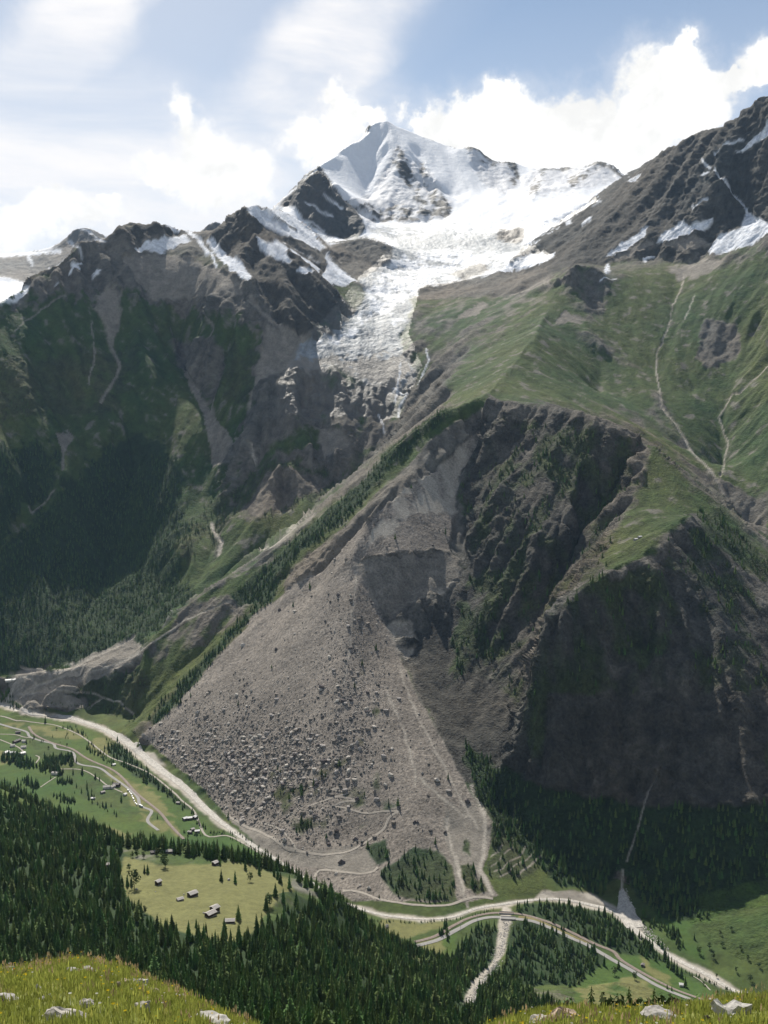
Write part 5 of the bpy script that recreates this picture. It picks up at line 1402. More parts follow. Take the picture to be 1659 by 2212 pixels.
def forest(name, P, srcs, label, base_h=H0, wide=1.0):
    me = bpy.data.meshes.new(name)
    me.vertices.add(len(P)); me.vertices.foreach_set('co', np.ascontiguousarray(P[:, :3] - [0, 0, .3], F4).ravel())
    at = me.attributes.new('tall', 'FLOAT', 'POINT'); at.data.foreach_set('value', (P[:, 3] / base_h).astype(F4))
    o = link(name, me)
    ng = bpy.data.node_groups.new(name, 'GeometryNodeTree')
    ng.interface.new_socket('Geometry', in_out='INPUT', socket_type='NodeSocketGeometry')
    ng.interface.new_socket('Geometry', in_out='OUTPUT', socket_type='NodeSocketGeometry')
    N = ng.nodes; L = ng.links
    gi = N.new('NodeGroupInput'); go = N.new('NodeGroupOutput')
    g2i = N.new('GeometryNodeGeometryToInstance')
    for s in srcs:
        oi = N.new('GeometryNodeObjectInfo'); oi.inputs['Object'].default_value = s; oi.inputs['As Instance'].default_value = True
        L.new(oi.outputs['Geometry'], g2i.inputs[0])
    # several sources: join their instances, then pick one per point
    N.remove(g2i)
    jn = N.new('GeometryNodeJoinGeometry')
    for nd in [n for n in N if n.bl_idname == 'GeometryNodeObjectInfo']: L.new(nd.outputs['Geometry'], jn.inputs[0])
    iop = N.new('GeometryNodeInstanceOnPoints'); iop.inputs['Pick Instance'].default_value = True
    ri = N.new('FunctionNodeRandomValue'); ri.data_type = 'INT'; ri.inputs['Min'].default_value = 0; ri.inputs['Max'].default_value = len(srcs) - 1
    L.new(ri.outputs['Value'], iop.inputs['Instance Index']) if False else None
    L.new([q for q in ri.outputs if q.type == 'INT'][0], iop.inputs['Instance Index'])
    rv = N.new('FunctionNodeRandomValue'); rv.data_type = 'FLOAT_VECTOR'; rv.inputs['Min'].default_value = (-.05, -.05, 0); rv.inputs['Max'].default_value = (.05, .05, 6.28); rv.inputs['Seed'].default_value = 4
    L.new([q for q in rv.outputs if q.type == 'VECTOR'][0], iop.inputs['Rotation'])
    na = N.new('GeometryNodeInputNamedAttribute'); na.data_type = 'FLOAT'; na.inputs['Name'].default_value = 'tall'
    rw = N.new('FunctionNodeRandomValue'); rw.data_type = 'FLOAT'; rw.inputs[2].default_value = .82 * wide; rw.inputs[3].default_value = 1.2 * wide; rw.inputs['Seed'].default_value = 9
    mu = N.new('ShaderNodeMath'); mu.operation = 'MULTIPLY'
    L.new([q for q in na.outputs if q.name == 'Attribute'][0], mu.inputs[0]); L.new([q for q in rw.outputs if q.type == 'VALUE'][0], mu.inputs[1])
    cx3 = N.new('ShaderNodeCombineXYZ'); L.new(mu.outputs[0], cx3.inputs[0]); L.new(mu.outputs[0], cx3.inputs[1]); L.new([q for q in na.outputs if q.name == 'Attribute'][0], cx3.inputs[2])
    L.new(cx3.outputs[0], iop.inputs['Scale'])
    L.new(gi.outputs[0], iop.inputs['Points']); L.new(jn.outputs[0], iop.inputs['Instance']); L.new(iop.outputs[0], go.inputs[0])
    md = o.modifiers.new('trees', 'NODES'); md.node_group = ng
    tag(o, label, 'forest', kind='stuff')
    return o


NEARSRC = [TREE_SRC[m.name] for m in CROWNS + LARCHC[:1] if m.name in TREE_SRC]
forest('forest', REST, NEARSRC, 'dense dark spruce forest covering the near hillside and the valley woods')
# far woods use plainer crowns: the boughs are far below a pixel there
fs = []
FL = ['slender', 'narrow pointed', 'broad']
for i, m in enumerate(FARC):
    p = T3[np.argmax(T3[:, 2] - i * 40)]
    p = T3[i * 7]
    e = bpy.data.objects.new('spruce_tree', None); COL.objects.link(e); e.location = (float(p[0]), float(p[1]), float(p[2]) - .3); e.scale = (p[3] / H0,) * 3
    fs.append(link('crown', m, e)); link('trunk', TRUNK, e)
    tag(e, FL[i] + ' tiny spruce in the high wood across the valley', 'tree')
forest('forest', T3[21:], fs, 'distant mountain forest climbing the slopes left of the rockslide', wide=1.15)

# ------------------------------------------------------------------ blocks on the rockslide
BOULD = mat_plain('slide boulders', None, .9, .15, 1.5, .25, attr='albedo')
RT = [rock_template(s, 1, f) for s, f in ((1, .8), (2, .65), (3, 1.0), (4, .75), (5, .9))]
RTL = []
for s in range(6):
    v_, f_ = rock_template(50 + s, 0, .8); RTL.append((v_, f_))
brng = np.random.default_rng(9)
a, rr = candidates(1650, 3000, R(-14), R(7), 3.7)
vi = vert_at(a, rr); u_, v_ = to_pix(rr * np.sin(a), rr * np.cos(a), ground(a, rr))
dens = Wg[vi, DEBR] * (.035 + .95 * np.exp(-(((u_ - 520) / 200) ** 2 + ((v_ - 1640) / 110) ** 2)) + .55 * np.exp(-(((u_ - 760) / 60) ** 2 + ((v_ - 1480) / 160) ** 2)) + .35 * np.exp(-(((u_ - 640) / 120) ** 2 + ((v_ - 1780) / 50) ** 2)))
ok = brng.random(a.size) < dens * 1.4
a, rr = a[ok], rr[ok]
S = np.minimum((brng.pareto(2.4, a.size) * .9 + .9) * (1 + .9 * np.exp(-(((u_[ok] - 560) / 220) ** 2 + ((v_[ok] - 1680) / 120) ** 2))), 7.5)
P = np.column_stack([rr * np.sin(a), rr * np.cos(a), ground(a, rr)])
BIGB = [(738, 1864, 7, 'dark'), (768, 1814, 5.5, 'dark'), (845, 1676, 8.5, 'pale'), (833, 1696, 5.5, 'pale'), (944, 1687, 7.5, 'pale'), (771, 1727, 5.5, 'dark'), (895, 1776, 4.5, 'dark'), (902, 1777, 4, 'dark'), (695, 1486, 9, 'dark'), (427, 1541, 9, 'pale'), (697, 1549, 5, 'dark'),
        (525, 1396, 8, 'pale'), (700, 1645, 9, 'dark'), (1010, 1732, 7, 'dark'), (961, 1798, 4.5, 'dark'), (760, 1610, 5, 'pale'), (577, 1720, 5, 'pale'), (490, 1600, 5, 'pale'), (620, 1560, 4.5, 'pale'), (380, 1590, 5, 'pale')]
bp = hit(np.array([b[0] for b in BIGB], float), np.array([b[1] for b in BIGB], float))
order = np.argsort(-S)
MB = {}
for shade_, c_ in (('pale', (.38, .35, .31)), ('dark', (.105, .09, .085)), ('brown', (.20, .175, .15)), ('grey', (.30, .275, .255))):
    mt = mat_plain(shade_ + ' boulder stone', c_, .9, .15, 2.0, .35, bump=.4)
    MB[shade_] = [mesh_of('boulder', v0, f0, mt) for v0, f0 in (RT + [rock_template(60 + q, 2, .8) for q in range(2)])]
BL = ['large dark house sized boulder standing by the lower track', 'dark boulder standing just above the bend of the track', 'tallest pale boulder on the east half of the slide', 'smaller pale boulder just below the tallest pale one', 'pale boulder near the right edge of the slide',
      'dark boulder at the outer bend of the zigzag track', 'first of two small dark boulders above the scrub', 'second of two small dark boulders above the scrub', 'largest dark boulder in the upper middle of the slide', 'long pale boulder near the left edge of the slide', 'dark boulder below the largest one in the upper middle',
      'elongated pale slab high on the left flank of the slide', 'big dark boulder in the centre of the block field', 'dark overhanging boulder by the right hand gully', 'dark boulder in the gravel fan at the foot', 'pale boulder in the middle of the slope', 'pale boulder in the lowest block field', 'pale boulder in the left block field', 'pale boulder in the upper block field', 'pale boulder by the upper left margin']
for (b, p, lab) in zip(BIGB, bp, BL):
    o = link('boulder', MB[b[3]][-1 - (b[0] % 2)], None, (p[0], p[1], p[2] + b[2] * .25), b[0] % 6, (b[2], b[2] * .85, b[2] * .9)); tag(o, lab, 'boulder')
for i in order[:300 - len(BIGB)]:
    sh_ = ('pale', 'dark', 'brown', 'grey', 'grey', 'brown')[int(brng.integers(0, 6))]
    s = float(S[i]); pu, pv = to_pix(P[i, 0], P[i, 1], P[i, 2]); zone = 'high on the grey slide' if pv < 1480 else ('near the foot of the slide by the tracks' if pv > 1690 else ('in the left block field of the slide' if pu < 600 else 'on the middle slope of the slide'))
    o = link('boulder', MB[sh_][int(brng.integers(0, 5))], None, (P[i, 0], P[i, 1], P[i, 2] + s * .2), float(brng.uniform(0, 6.28)), (s, s * .8, s * .85))
    tag(o, sh_ + ' angular boulder lying ' + zone, 'boulder', sh_ + ' boulders ' + zone)
rest = order[300 - len(BIGB):]
cc = np.array([(.42, .385, .34), (.12, .11, .10), (.22, .19, .165), (.30, .275, .245), (.06, .062, .055)])[brng.integers(0, 5, len(rest))] * brng.uniform(.75, 1.25, (len(rest), 1))
Sr = S[rest]
me = scatter_mesh('rubble', [t[0] for t in RTL], [t[1] for t in RTL], P[rest] + np.column_stack([0 * Sr, 0 * Sr, Sr * .15]), brng.uniform(0, 6.28, len(rest)), np.column_stack([Sr, Sr * brng.uniform(.6, 1, len(Sr)), Sr * brng.uniform(.6, 1, len(Sr))]), cc, BOULD)
tag(link('rubble', me), 'thousands of smaller broken blocks strewn over the rockslide', 'rubble', kind='stuff')
print('rubble', len(rest))
# stones in the dry stream bed
n = 1500
t_ = brng.random(n)
uu_ = np.interp(t_, [0, .3, .6, 1], [1095, 1083, 1055, 1015]) + brng.normal(0, 6, n); vv_ = np.interp(t_, [0, .3, .6, 1], [1990, 2050, 2110, 2165]) + brng.normal(0, 4, n)
h2 = n * 3 // 5; uu_[h2:] = np.interp(t_[h2:], [0, .4, 1], [1345, 1362, 1440]) + brng.normal(0, 5, n - h2); vv_[h2:] = np.interp(t_[h2:], [0, .4, 1], [1925, 1975, 2055]) + brng.normal(0, 4, n - h2)
w3 = hit(uu_, vv_); Sr = brng.uniform(.5, 1.7, n)
me = scatter_mesh('gravel', [t[0] for t in RTL], [t[1] for t in RTL], w3, brng.uniform(0, 6.28, n), Sr, np.array([.5, .47, .43])[None] * brng.uniform(.5, 1.2, (n, 1)), BOULD)
tag(link('gravel', me), 'pale stones filling the dry stream bed and the torrent fan', 'gravel', kind='stuff')
# ------------------------------------------------------------------ grassy knoll under the viewpoint
KE = np.array([(-160, 2098), (0, 2094), (60, 2087), (150, 2074), (200, 2078), (260, 2090), (300, 2110), (340, 2130), (390, 2146), (430, 2168), (480, 2192), (540, 2216), (620, 2260), (800, 2330), (980, 2300), (1060, 2220), (1130, 2197), (1190, 2184), (1250, 2178), (1300, 2182), (1380, 2184), (1450, 2180), (1520, 2171), (1600, 2158), (1659, 2154), (1760, 2148)], float)
_ka, _kt = to_polar(KE[:, 0], KE[:, 1])
KN_R = lambda a: np.interp(a, [R(-20), R(-6), R(6), R(20)], [24, 22, 19, 20])


def knoll_z(a, rr):
    a = np.asarray(a, float); rr = np.asarray(rr, float)
    re_ = KN_R(a); te = np.interp(a, _ka, _kt)
    ze = re_ * te
    z0 = -1.62
    t = np.clip(rr / re_, 0, 1)
    zi = z0 + (ze - z0) * t + 0.35 * np.sin(t * math.pi) * 1.0 * (1 - t * .4)
    s60 = np.where(a > R(7), -.640, -.78)
    rk_ = np.array([1.0, 1.3, 60 / 20, 5.0, 12])
    out = zi.copy()
    out_far = np.where(rr < 62, ze + (rr - re_) / (62 - re_) * (62 * s60 - ze), 62 * s60 + (rr - 62) / (236 - 62) * (-179 - 62 * s60))
    # round the brow off
    out = np.where(rr > re_, np.minimum(out_far, ze + (rr - re_) * (te - .05)) if False else out_far, out)
    xx = rr * np.sin(a); yy = rr * np.cos(a)
    out = out + .16 * fbm(xx, yy, 3.1, 3, .5, False, 51) * np.clip(rr / 6, 0, 1) * (1 - .0 * t)
    return CAMZ + out


ka = np.linspace(R(-38), R(38), 260); kr = np.concatenate([np.linspace(.6, 12, 22)[:-1], np.linspace(12, 28, 90)[:-1], np.exp(np.linspace(math.log(28), math.log(240), 40))])
A_, R_ = np.meshgrid(ka, kr, indexing='ij')
KZ = knoll_z(A_.ravel(), R_.ravel())
co = np.column_stack([(R_ * np.sin(A_)).ravel(), (R_ * np.cos(A_)).ravel(), KZ])
ids = np.arange(co.shape[0]).reshape(A_.shape)
q = np.stack([ids[:-1, :-1].ravel(), ids[1:, :-1].ravel(), ids[1:, 1:].ravel(), ids[:-1, 1:].ravel()], 1)
f1 = fbm(co[:, 0], co[:, 1], 1.3, 4, .6, False, 71); f2 = fbm(co[:, 0], co[:, 1], 5, 2, .6, False, 72)
kc = np.array([.15, .165, .045])[None] * (1 + f1[:, None] * .7) + np.clip(f2, 0, 1)[:, None] * np.array([.14, .08, .03])
kc = np.where((R_.ravel() > 27)[:, None], np.array([.06, .085, .025]), kc)
KM = shader('knoll turf', .22, .06, .05, amt=.35)
tag(link('grassy_knoll', grid_mesh('grassy_knoll', co, q, KM, True, np.clip(kc, .02, .5))), 'sunny grassy knoll with stones and flowers at the viewpoint', 'knoll', kind='structure')


def khit(u, v, lift=0):
    """place on the knoll seen at u, v"""
    a, t = to_polar(u, v); rr = np.linspace(4, 30, 1200)
    zz = knoll_z(np.full(rr.size, float(a)), rr) - CAMZ
    d_ = zz - rr * float(t)
    k_ = np.argmax(d_ >= 0) if (d_ >= 0).any() else np.argmin(np.abs(d_))
    return np.array([rr[k_] * math.sin(a), rr[k_] * math.cos(a), CAMZ + zz[k_]])


grng = np.random.default_rng(21)


def blade_tuft(seed, n=12, h=.24, w=.006, spread=.07, lean=.5):
    rg = np.random.default_rng(seed); V, F = [], []
    for i in range(n):
        a = rg.uniform(0, 6.28); b0 = rg.normal(0, spread, 2); hh = h * rg.uniform(.5, 1.15); ln = hh * lean * rg.uniform(.1, 1)
        dx, dy = math.cos(a), math.sin(a); px_, py_ = -dy * w, dx * w; b = len(V)
        V += [(b0[0] - px_, b0[1] - py_, -.03), (b0[0] + px_, b0[1] + py_, -.03), (b0[0] + dx * ln * .35 + px_ * .8, b0[1] + dy * ln * .35 + py_ * .8, hh * .6), (b0[0] + dx * ln * .35 - px_ * .8, b0[1] + dy * ln * .35 - py_ * .8, hh * .6), (b0[0] + dx * ln, b0[1] + dy * ln, hh)]
        F += [(b, b + 1, b + 2), (b, b + 2, b + 3), (b + 3, b + 2, b + 4)]
    return np.array(V), np.array(F)


def sedge(seed):
    rg = np.random.default_rng(seed); V, F = [], []
    for i in range(5):
        a = rg.uniform(0, 6.28); b0 = rg.normal(0, .05, 2); hh = rg.uniform(.15, .27); ln = hh * rg.uniform(.05, .3); w = .0035; dx, dy = math.cos(a), math.sin(a); b = len(V)
        ex, ey = b0[0] + dx * ln, b0[1] + dy * ln
        V += [(b0[0] - dy * w, b0[1] + dx * w, 0), (b0[0] + dy * w, b0[1] - dx * w, 0), (ex, ey, hh)]; F += [(b, b + 1, b + 2)]
        for qz in range(3):
            b = len(V); zq = hh * (.82 + .08 * qz); V += [(ex * .9 - .014, ey, zq), (ex * .9 + .014, ey, zq + .01), (ex, ey, zq + .06)]; F += [(b, b + 1, b + 2)]
    return np.array(V), np.array(F)


def kscatter(n, rmin, rmax, sides=((-23, -6), (5, 23))):
    a = np.concatenate([grng.uniform(R(s0), R(s1), n // 2) for s0, s1 in sides]); m = a.size
    rr = np.sqrt(grng.uniform(rmin ** 2, rmax ** 2, m)); ok = rr < KN_R(a) * 1.06
    a, rr = a[ok], rr[ok]
    return np.column_stack([rr * np.sin(a), rr * np.cos(a), knoll_z(a, rr)])


KR = [(157, 2100, .22, .07, 'grey', 'thin flat grey stone near the brow of the grass knoll'), (192, 2102, .26, .08, 'grey', 'flat grey stone second from the brow of the knoll'), (247, 2115, .10, .10, 'white', 'small round whitish stone beside a brown slab'), (267, 2123, .28, .06, 'tan', 'thin brown slab leaning towards the wedge shaped rock'),
      (300, 2131, .26, .19, 'white', 'pale wedge shaped rock at the edge of the left knoll'), (328, 2141, .24, .09, 'tan', 'tan flat rock right of the pale wedge'), (283, 2146, .08, .10, 'pale', 'little upright stone under the pale wedge'), (256, 2133, .08, .08, 'tan', 'tiny tan stone under the round whitish one'),
      (380, 2143, .24, .16, 'tan', 'tan boulder on the knoll rim next to the spruces'), (388, 2153, .20, .06, 'white', 'flat white slab in front of the tan rim boulder'), (412, 2163, .13, .06, 'pale', 'small flat pale stone on the sloping rim'), (142, 2199, .34, .13, 'pale', 'broad low pale rock near the lower left corner'),
      (307, 2186, .20, .16, 'pale', 'crumbly pale rock in the middle of the left knoll'), (187, 2176, .16, .08, 'pale', 'low pale stone left of the crumbly rock'), (10, 2163, .30, .09, 'grey', 'long grey slab at the picture margin'), (14, 2097, .30, .08, 'grey', 'grey slab lying on the brow at the far left'), (3, 2118, .14, .10, 'white', 'small white stone below the far left slab'),
      (85, 2139, .09, .10, 'white', 'little white stone among flowers'), (100, 2158, .13, .05, 'grey', 'thin grey stone below the little white one'), (460, 2211, .55, .12, 'white', 'large flat whitish slab at the bottom of the left knoll'), (437, 2196, .09, .11, 'white', 'small white stone perched above the large flat slab'), (345, 2158, .12, .06, 'rust', 'small reddish stone in the grass'),
      (1577, 2196, .50, .30, 'white', 'big whitish notched rock in the lower right grass'), (1217, 2203, .42, .26, 'rust', 'reddish white boulder cut by the bottom edge'), (1168, 2211, .26, .16, 'pale', 'pale rock leaning against the reddish white boulder'), (1427, 2203, .44, .14, 'grey', 'low rounded grey rock half sunk in grass'), (1526, 2207, .12, .12, 'dark', 'dark little stone beside the big notched rock'), (1172, 2192, .10, .08, 'white', 'small white stone above the pale leaning rock')]

GRASSM = bpy.data.materials.new('meadow grass'); GRASSM.use_nodes = True
_t = NT(GRASSM.node_tree)
_at = _t.n('ShaderNodeAttribute', attribute_name='albedo')
_d = _t.n('ShaderNodeBsdfDiffuse', i_Color=_at.outputs['Color']); _tr = _t.n('ShaderNodeBsdfTranslucent', i_Color=_at.outputs['Color'])
_mx = _t.n('ShaderNodeMixShader', i_0=.45, i_1=_d.outputs[0], i_2=_tr.outputs[0]); _t.n('ShaderNodeOutputMaterial', i_0=_mx.outputs[0])
ROCKXY = np.array([khit(q[0], q[1])[:2] for q in [(k_[0], k_[1]) for k_ in KR]]); ROCKW = np.array([k_[2] for k_ in KR])


def off_rocks(P):
    d_ = np.hypot(P[:, None, 0] - ROCKXY[None, :, 0], P[:, None, 1] - ROCKXY[None, :, 1])
    front = (P[:, None, 1] < ROCKXY[None, :, 1])
    return P[(d_ > ROCKW[None] * np.where(front, 1.25, .95)).all(1)]


P = off_rocks(kscatter(27000, 7, 25, ((-30, 0), (0, 30))))
m = len(P); pt = fbm(P[:, 0], P[:, 1], 2.2, 3, .6, False, 81); p2 = gn(P[:, 0] / .5, P[:, 1] / .5)
c = np.array([.19, .215, .045])[None] * (1 + pt[:, None] * .6) * grng.uniform(.65, 1.3, (m, 1)) + np.clip(p2 + grng.normal(0, .25, m), 0, 1)[:, None] * np.array([.20, .17, .05])
T_ = [blade_tuft(i, 8, .105, .0075) for i in range(4)]
me = scatter_mesh('grass', [t[0] for t in T_], [t[1] for t in T_], P, grng.uniform(0, 6.28, m), grng.uniform(.6, 1.25, m) * (1 + pt * .5), np.clip(c, .02, .6), GRASSM)
tag(link('grass', me), 'thick yellow green grass covering the knoll', 'grass', kind='stuff')
P = kscatter(1000, 12, 24.5, ((-28, -3), (3, 28)))
P = off_rocks(P); P = P[(np.hypot(P[:, 0], P[:, 1]) > 20) | (grng.random(len(P)) < .35)]
m = len(P); T_ = [sedge(i) for i in range(4)]
me = scatter_mesh('seed_heads', [t[0] for t in T_], [t[1] for t in T_], P, grng.uniform(0, 6.28, m), grng.uniform(.6, 1.1, m), np.array([.34, .26, .15])[None] * grng.uniform(.6, 1.3, (m, 1)), GRASSM)
tag(link('grass', me), 'tall dry brownish grass stalks with seed heads along the brow of the knoll', 'grass', kind='stuff')


def flower(seed):
    V, F = [], []
    for i in range(6):
        a = i * math.pi / 3; b = len(V)
        V += [(0, 0, .2), (.02 * math.cos(a - .4), .02 * math.sin(a - .4), .208), (.02 * math.cos(a + .4), .02 * math.sin(a + .4), .208)]; F.append((b, b + 1, b + 2))
    b = len(V); V += [(-.002, 0, 0), (.002, 0, 0), (0, 0, .2)]; F.append((b, b + 1, b + 2))
    return np.array(V), np.array(F)


for n, col_, word in ((700, (.62, .45, .02), 'yellow'), (150, (.6, .2, .02), 'orange'), (160, (.6, .59, .54), 'white')):
    P = kscatter(n, 10, 24); cl = gn(P[:, 0] / 1.4 + n, P[:, 1] / 1.4); P = P[cl > .02]; m = len(P)
    if word == 'orange': P = P[(P[:, 0] > 6.2) | (P[:, 0] < -5)]; m = len(P)
    t = flower(1)
    me = scatter_mesh('flowers', [t[0]], [t[1]], P, grng.uniform(0, 6.28, m), grng.uniform(.5, 1.0, m), np.array(col_)[None] * grng.uniform(.7, 1.1, (m, 1)), GRASSM)
    tag(link('flowers', me), 'small %s alpine flowers dotted through the grass' % word, 'flowers', kind='stuff')

ROCKM = {k_: mat_plain(k_ + ' knoll stone', c_, .9, .15, .12, .35, bump=.03) for k_, c_ in (('pale', (.34, .315, .28)), ('grey', (.30, .285, .265)), ('tan', (.33, .27, .20)), ('dark', (.14, .12, .11)), ('rust', (.38, .29, .22)), ('white', (.36, .345, .315)))}
KT = []
for i in range(6):
    tv, tf = rock_template(200 + i, 3, 1.0)
    nz_ = gn(tv[:, 0] * 2.1 + i * 5, tv[:, 1] * 2.1 + tv[:, 2] * 1.7) + .5 * gn(tv[:, 0] * 5 + tv[:, 2] * 3, tv[:, 1] * 5 + i)
    KT.append((tv * (1 + .22 * nz_)[:, None], tf))
for i, (u, v, w_, h_, cn, lab) in enumerate(KR):
    p = khit(u, v)
    tv, tf = KT[i % 6]
    if 'notched' in lab:
        tv = tv.copy(); tv[:, 2] *= 1 - .45 * np.exp(-((tv[:, 0] + .2) / .25) ** 2) * (tv[:, 2] > 0)
    me = mesh_of('rock', tv * [1, .8, 1], tf, ROCKM[cn]); h_ *= 1.0; w_ *= .72
    tag(link('rock', me, None, p + [0, 0, h_ * .15], grng.uniform(-.5, .5), (w_, w_ * .8, h_)), lab, 'rock')
# far pale outcrop among the near spruces
w3 = hit(np.array([533., 836.]), np.array([2140., 2003.]))
for p, s, lab in zip(w3, (5, 4), ('pale rock outcrop showing between the near spruces', 'pale outcrop at the lower end of the barn forest')):
    tag(link('rock', mesh_of('rock', KT[2][0], KT[2][1], ROCKM['pale']), None, p + [0, 0, 2.5], 1.0, (s, s * .8, s * .8)), lab, 'rock')

# young larches and shrubs just beyond the brow on the right
YT = [(1277, 2176, 46, 'l'), (1358, 2172, 42, 'l'), (1412, 2172, 38, 'l'), (1222, 2183, 26, 'b'), (1318, 2176, 30, 'b'), (1336, 2178, 26, 'b'), (1388, 2176, 25, 'b'), (1440, 2176, 24, 'b'), (1462, 2178, 20, 'b'), (1300, 2178, 20, 'b'), (1504, 2172, 18, 'b'), (1549, 2162, 24, 'l'), (1100, 2205, 20, 'b'), (1150, 2192, 18, 'b'), (1180, 2186, 17, 'b')]
YN = ['tallest young larch behind the right brow', 'slim young larch in the middle behind the brow', 'young larch nearest the road above the brow', 'low bush beside the flowers on the right brow', 'bushy shrub right of the tallest young larch', 'second shrub right of the tallest young larch', 'shrub between the two slim larches', 'dense shrub right of the last young larch', 'small shrub at the end of the larch group', 'small shrub at the foot of the tallest larch',
      'lone little shrub above the grassy brow', 'small reddish conifer standing against the hay meadow', 'yellow green shrub at the left end of the right brow', 'shrub above the reddish boulder', 'little shrub left of the larch group']
for (u, v, px, kd), lab in zip(YT, YN):
    a, t = to_polar(u, v); rr = 58.0; zz = float(knoll_z(np.array([float(a)]), np.array([rr]))[0])
    zv = CAMZ + rr * float(t)
    h_ = px / FPX * rr * 1.2 + max(zv - zz, 0) * 1.0
    e = tree(kd, rr * math.sin(a), rr * math.cos(a), zz, h_)
    e.scale = (e.scale[0] * .9, e.scale[1] * .9, e.scale[2])
    e.name = 'young_larch' if kd == 'l' else 'shrub'
    tag(e, lab, 'tree' if kd == 'l' else 'shrub')

# ------------------------------------------------------------------ buildings
LOGM = mat_plain('weathered dark logs', (.060, .042, .032), .85, .15, .5, .35, bump=.05)
SLATE = mat_plain('grey stone slab roof', (.36, .335, .31), .85, .2, .8, .3, bump=.06)
SLATED = mat_plain('dark slate roof', (.16, .145, .14), .8, .2, .8, .3, bump=.06)
WHITEW = mat_plain('whitewashed plaster', (.62, .59, .54), .85, .15, 1.5, .12)
STONEW = mat_plain('dry stone masonry', (.27, .25, .23), .9, .1, .5, .4, bump=.1)
DOORM = mat_plain('dark door boards', (.035, .028, .022), .8)
METR = mat_plain('bright sheet roof', (.55, .54, .53), .45, .4, 3, .08)
GLASSM = mat_plain('dark window glass', (.03, .035, .04), .15, .5)


def box(V, F, x0, x1, y0, y1, z0, z1):
    b = len(V); V += [(x0, y0, z0), (x1, y0, z0), (x1, y1, z0), (x0, y1, z0), (x0, y0, z1), (x1, y0, z1), (x1, y1, z1), (x0, y1, z1)]
    F += [(b, b + 3, b + 2, b + 1), (b + 4, b + 5, b + 6, b + 7), (b, b + 1, b + 5, b + 4), (b + 1, b + 2, b + 6, b + 5), (b + 2, b + 3, b + 7, b + 6), (b + 3, b, b + 4, b + 7)]


def house(name, p, rz, L, Wd, H, roofm, wallm, label, cat='barn', rise=.38, group=None, windows=0, base=.8):
    """gable house, ridge along local x"""
    e = bpy.data.objects.new(name, None); COL.objects.link(e); e.location = tuple(map(float, p)); e.rotation_euler = (0, 0, rz)
    V, F = [], []; box(V, F, -L / 2 - .1, L / 2 + .1, -Wd / 2 - .1, Wd / 2 + .1, -2.5, base)
    link('stone_base', mesh_of('stone_base', V, F, STONEW), e)
    # log wall: courses that stand proud by turns, gable triangles on top
    V, F = [], []
    n = max(4, int((H - base) / .4)); st_ = (H - base) / n
    for i in range(n):
        k_ = .05 if i % 2 else 0
        box(V, F, -L / 2 + k_, L / 2 - k_, -Wd / 2 + k_, Wd / 2 - k_, base + i * st_ + .004, base + (i + 1) * st_)
    zr = H + Wd / 2 * rise * 1.05; b = len(V)
    V += [(-L / 2, -Wd / 2, H), (-L / 2, Wd / 2, H), (-L / 2, 0, zr), (L / 2, -Wd / 2, H), (L / 2, Wd / 2, H), (L / 2, 0, zr)]
    F += [(b, b + 2, b + 1), (b + 3, b + 4, b + 5)]
    link('wall', mesh_of('wall', V, F, wallm), e)
    o_ = .55; t_ = .22
    V, F = [], []
    rgr = random.Random(int(L * 100 + Wd * 7))
    nx = max(4, int(L / 1.2)); ny = 3
    for s in (-1, 1):                               # slabs of the roof, each a little off its neighbour
        for i in range(nx):
            for j in range(ny):
                x0 = -L / 2 - o_ + (L + 2 * o_) * i / nx; x1 = x0 + (L + 2 * o_) / nx - .03
                y0 = (Wd / 2 + o_) * (j / ny); y1 = (Wd / 2 + o_) * ((j + 1) / ny) + .05
                za = zr + .12 - y0 * rise * 1.05 + rgr.uniform(-.03, .05) + .05; zb = zr + .12 - y1 * rise * 1.05 + rgr.uniform(-.03, .05) + .05
                b = len(V)
                V += [(x0, s * y0, za), (x1, s * y0, za), (x1, s * y1, zb), (x0, s * y1, zb), (x0, s * y0, za - t_), (x1, s * y0, za - t_), (x1, s * y1, zb - t_), (x0, s * y1, zb - t_)]
                F += [(b, b + 1, b + 2, b + 3), (b + 4, b + 7, b + 6, b + 5), (b, b + 4, b + 5, b + 1), (b + 1, b + 5, b + 6, b + 2), (b + 2, b + 6, b + 7, b + 3), (b + 3, b + 7, b + 4, b)]
    rf = link('roof', mesh_of('roof', V, F, roofm), e)
    V, F = [], []; box(V, F, L / 2 - .02, L / 2 + .06, -.6, .6, base - .3, base + 1.7)
    dr_ = link('door', mesh_of('door', V, F, DOORM), e)
    if windows:
        V, F = [], []; box(V, F, -.4, .4, -.05, .05, -.5, .5); wm = mesh_of('window', V, F, GLASSM)
        for i in range(windows):
            xw = -L / 2 + L * (i + 1) / (windows + 1)
            for s in (-1, 1): link('window', wm, e, (xw, s * (Wd / 2 + .02), base + 1.5))
        V, F = [], []; box(V, F, -.45, .45, -.4, .4, zr - .8, zr + 1.2); link('chimney', mesh_of('chimney', V, F, WHITEW), rf)
    tag(e, label, cat, group)
    return e


def at_px(u, v): return hit(np.array([float(u)]), np.array([float(v)]))[0]


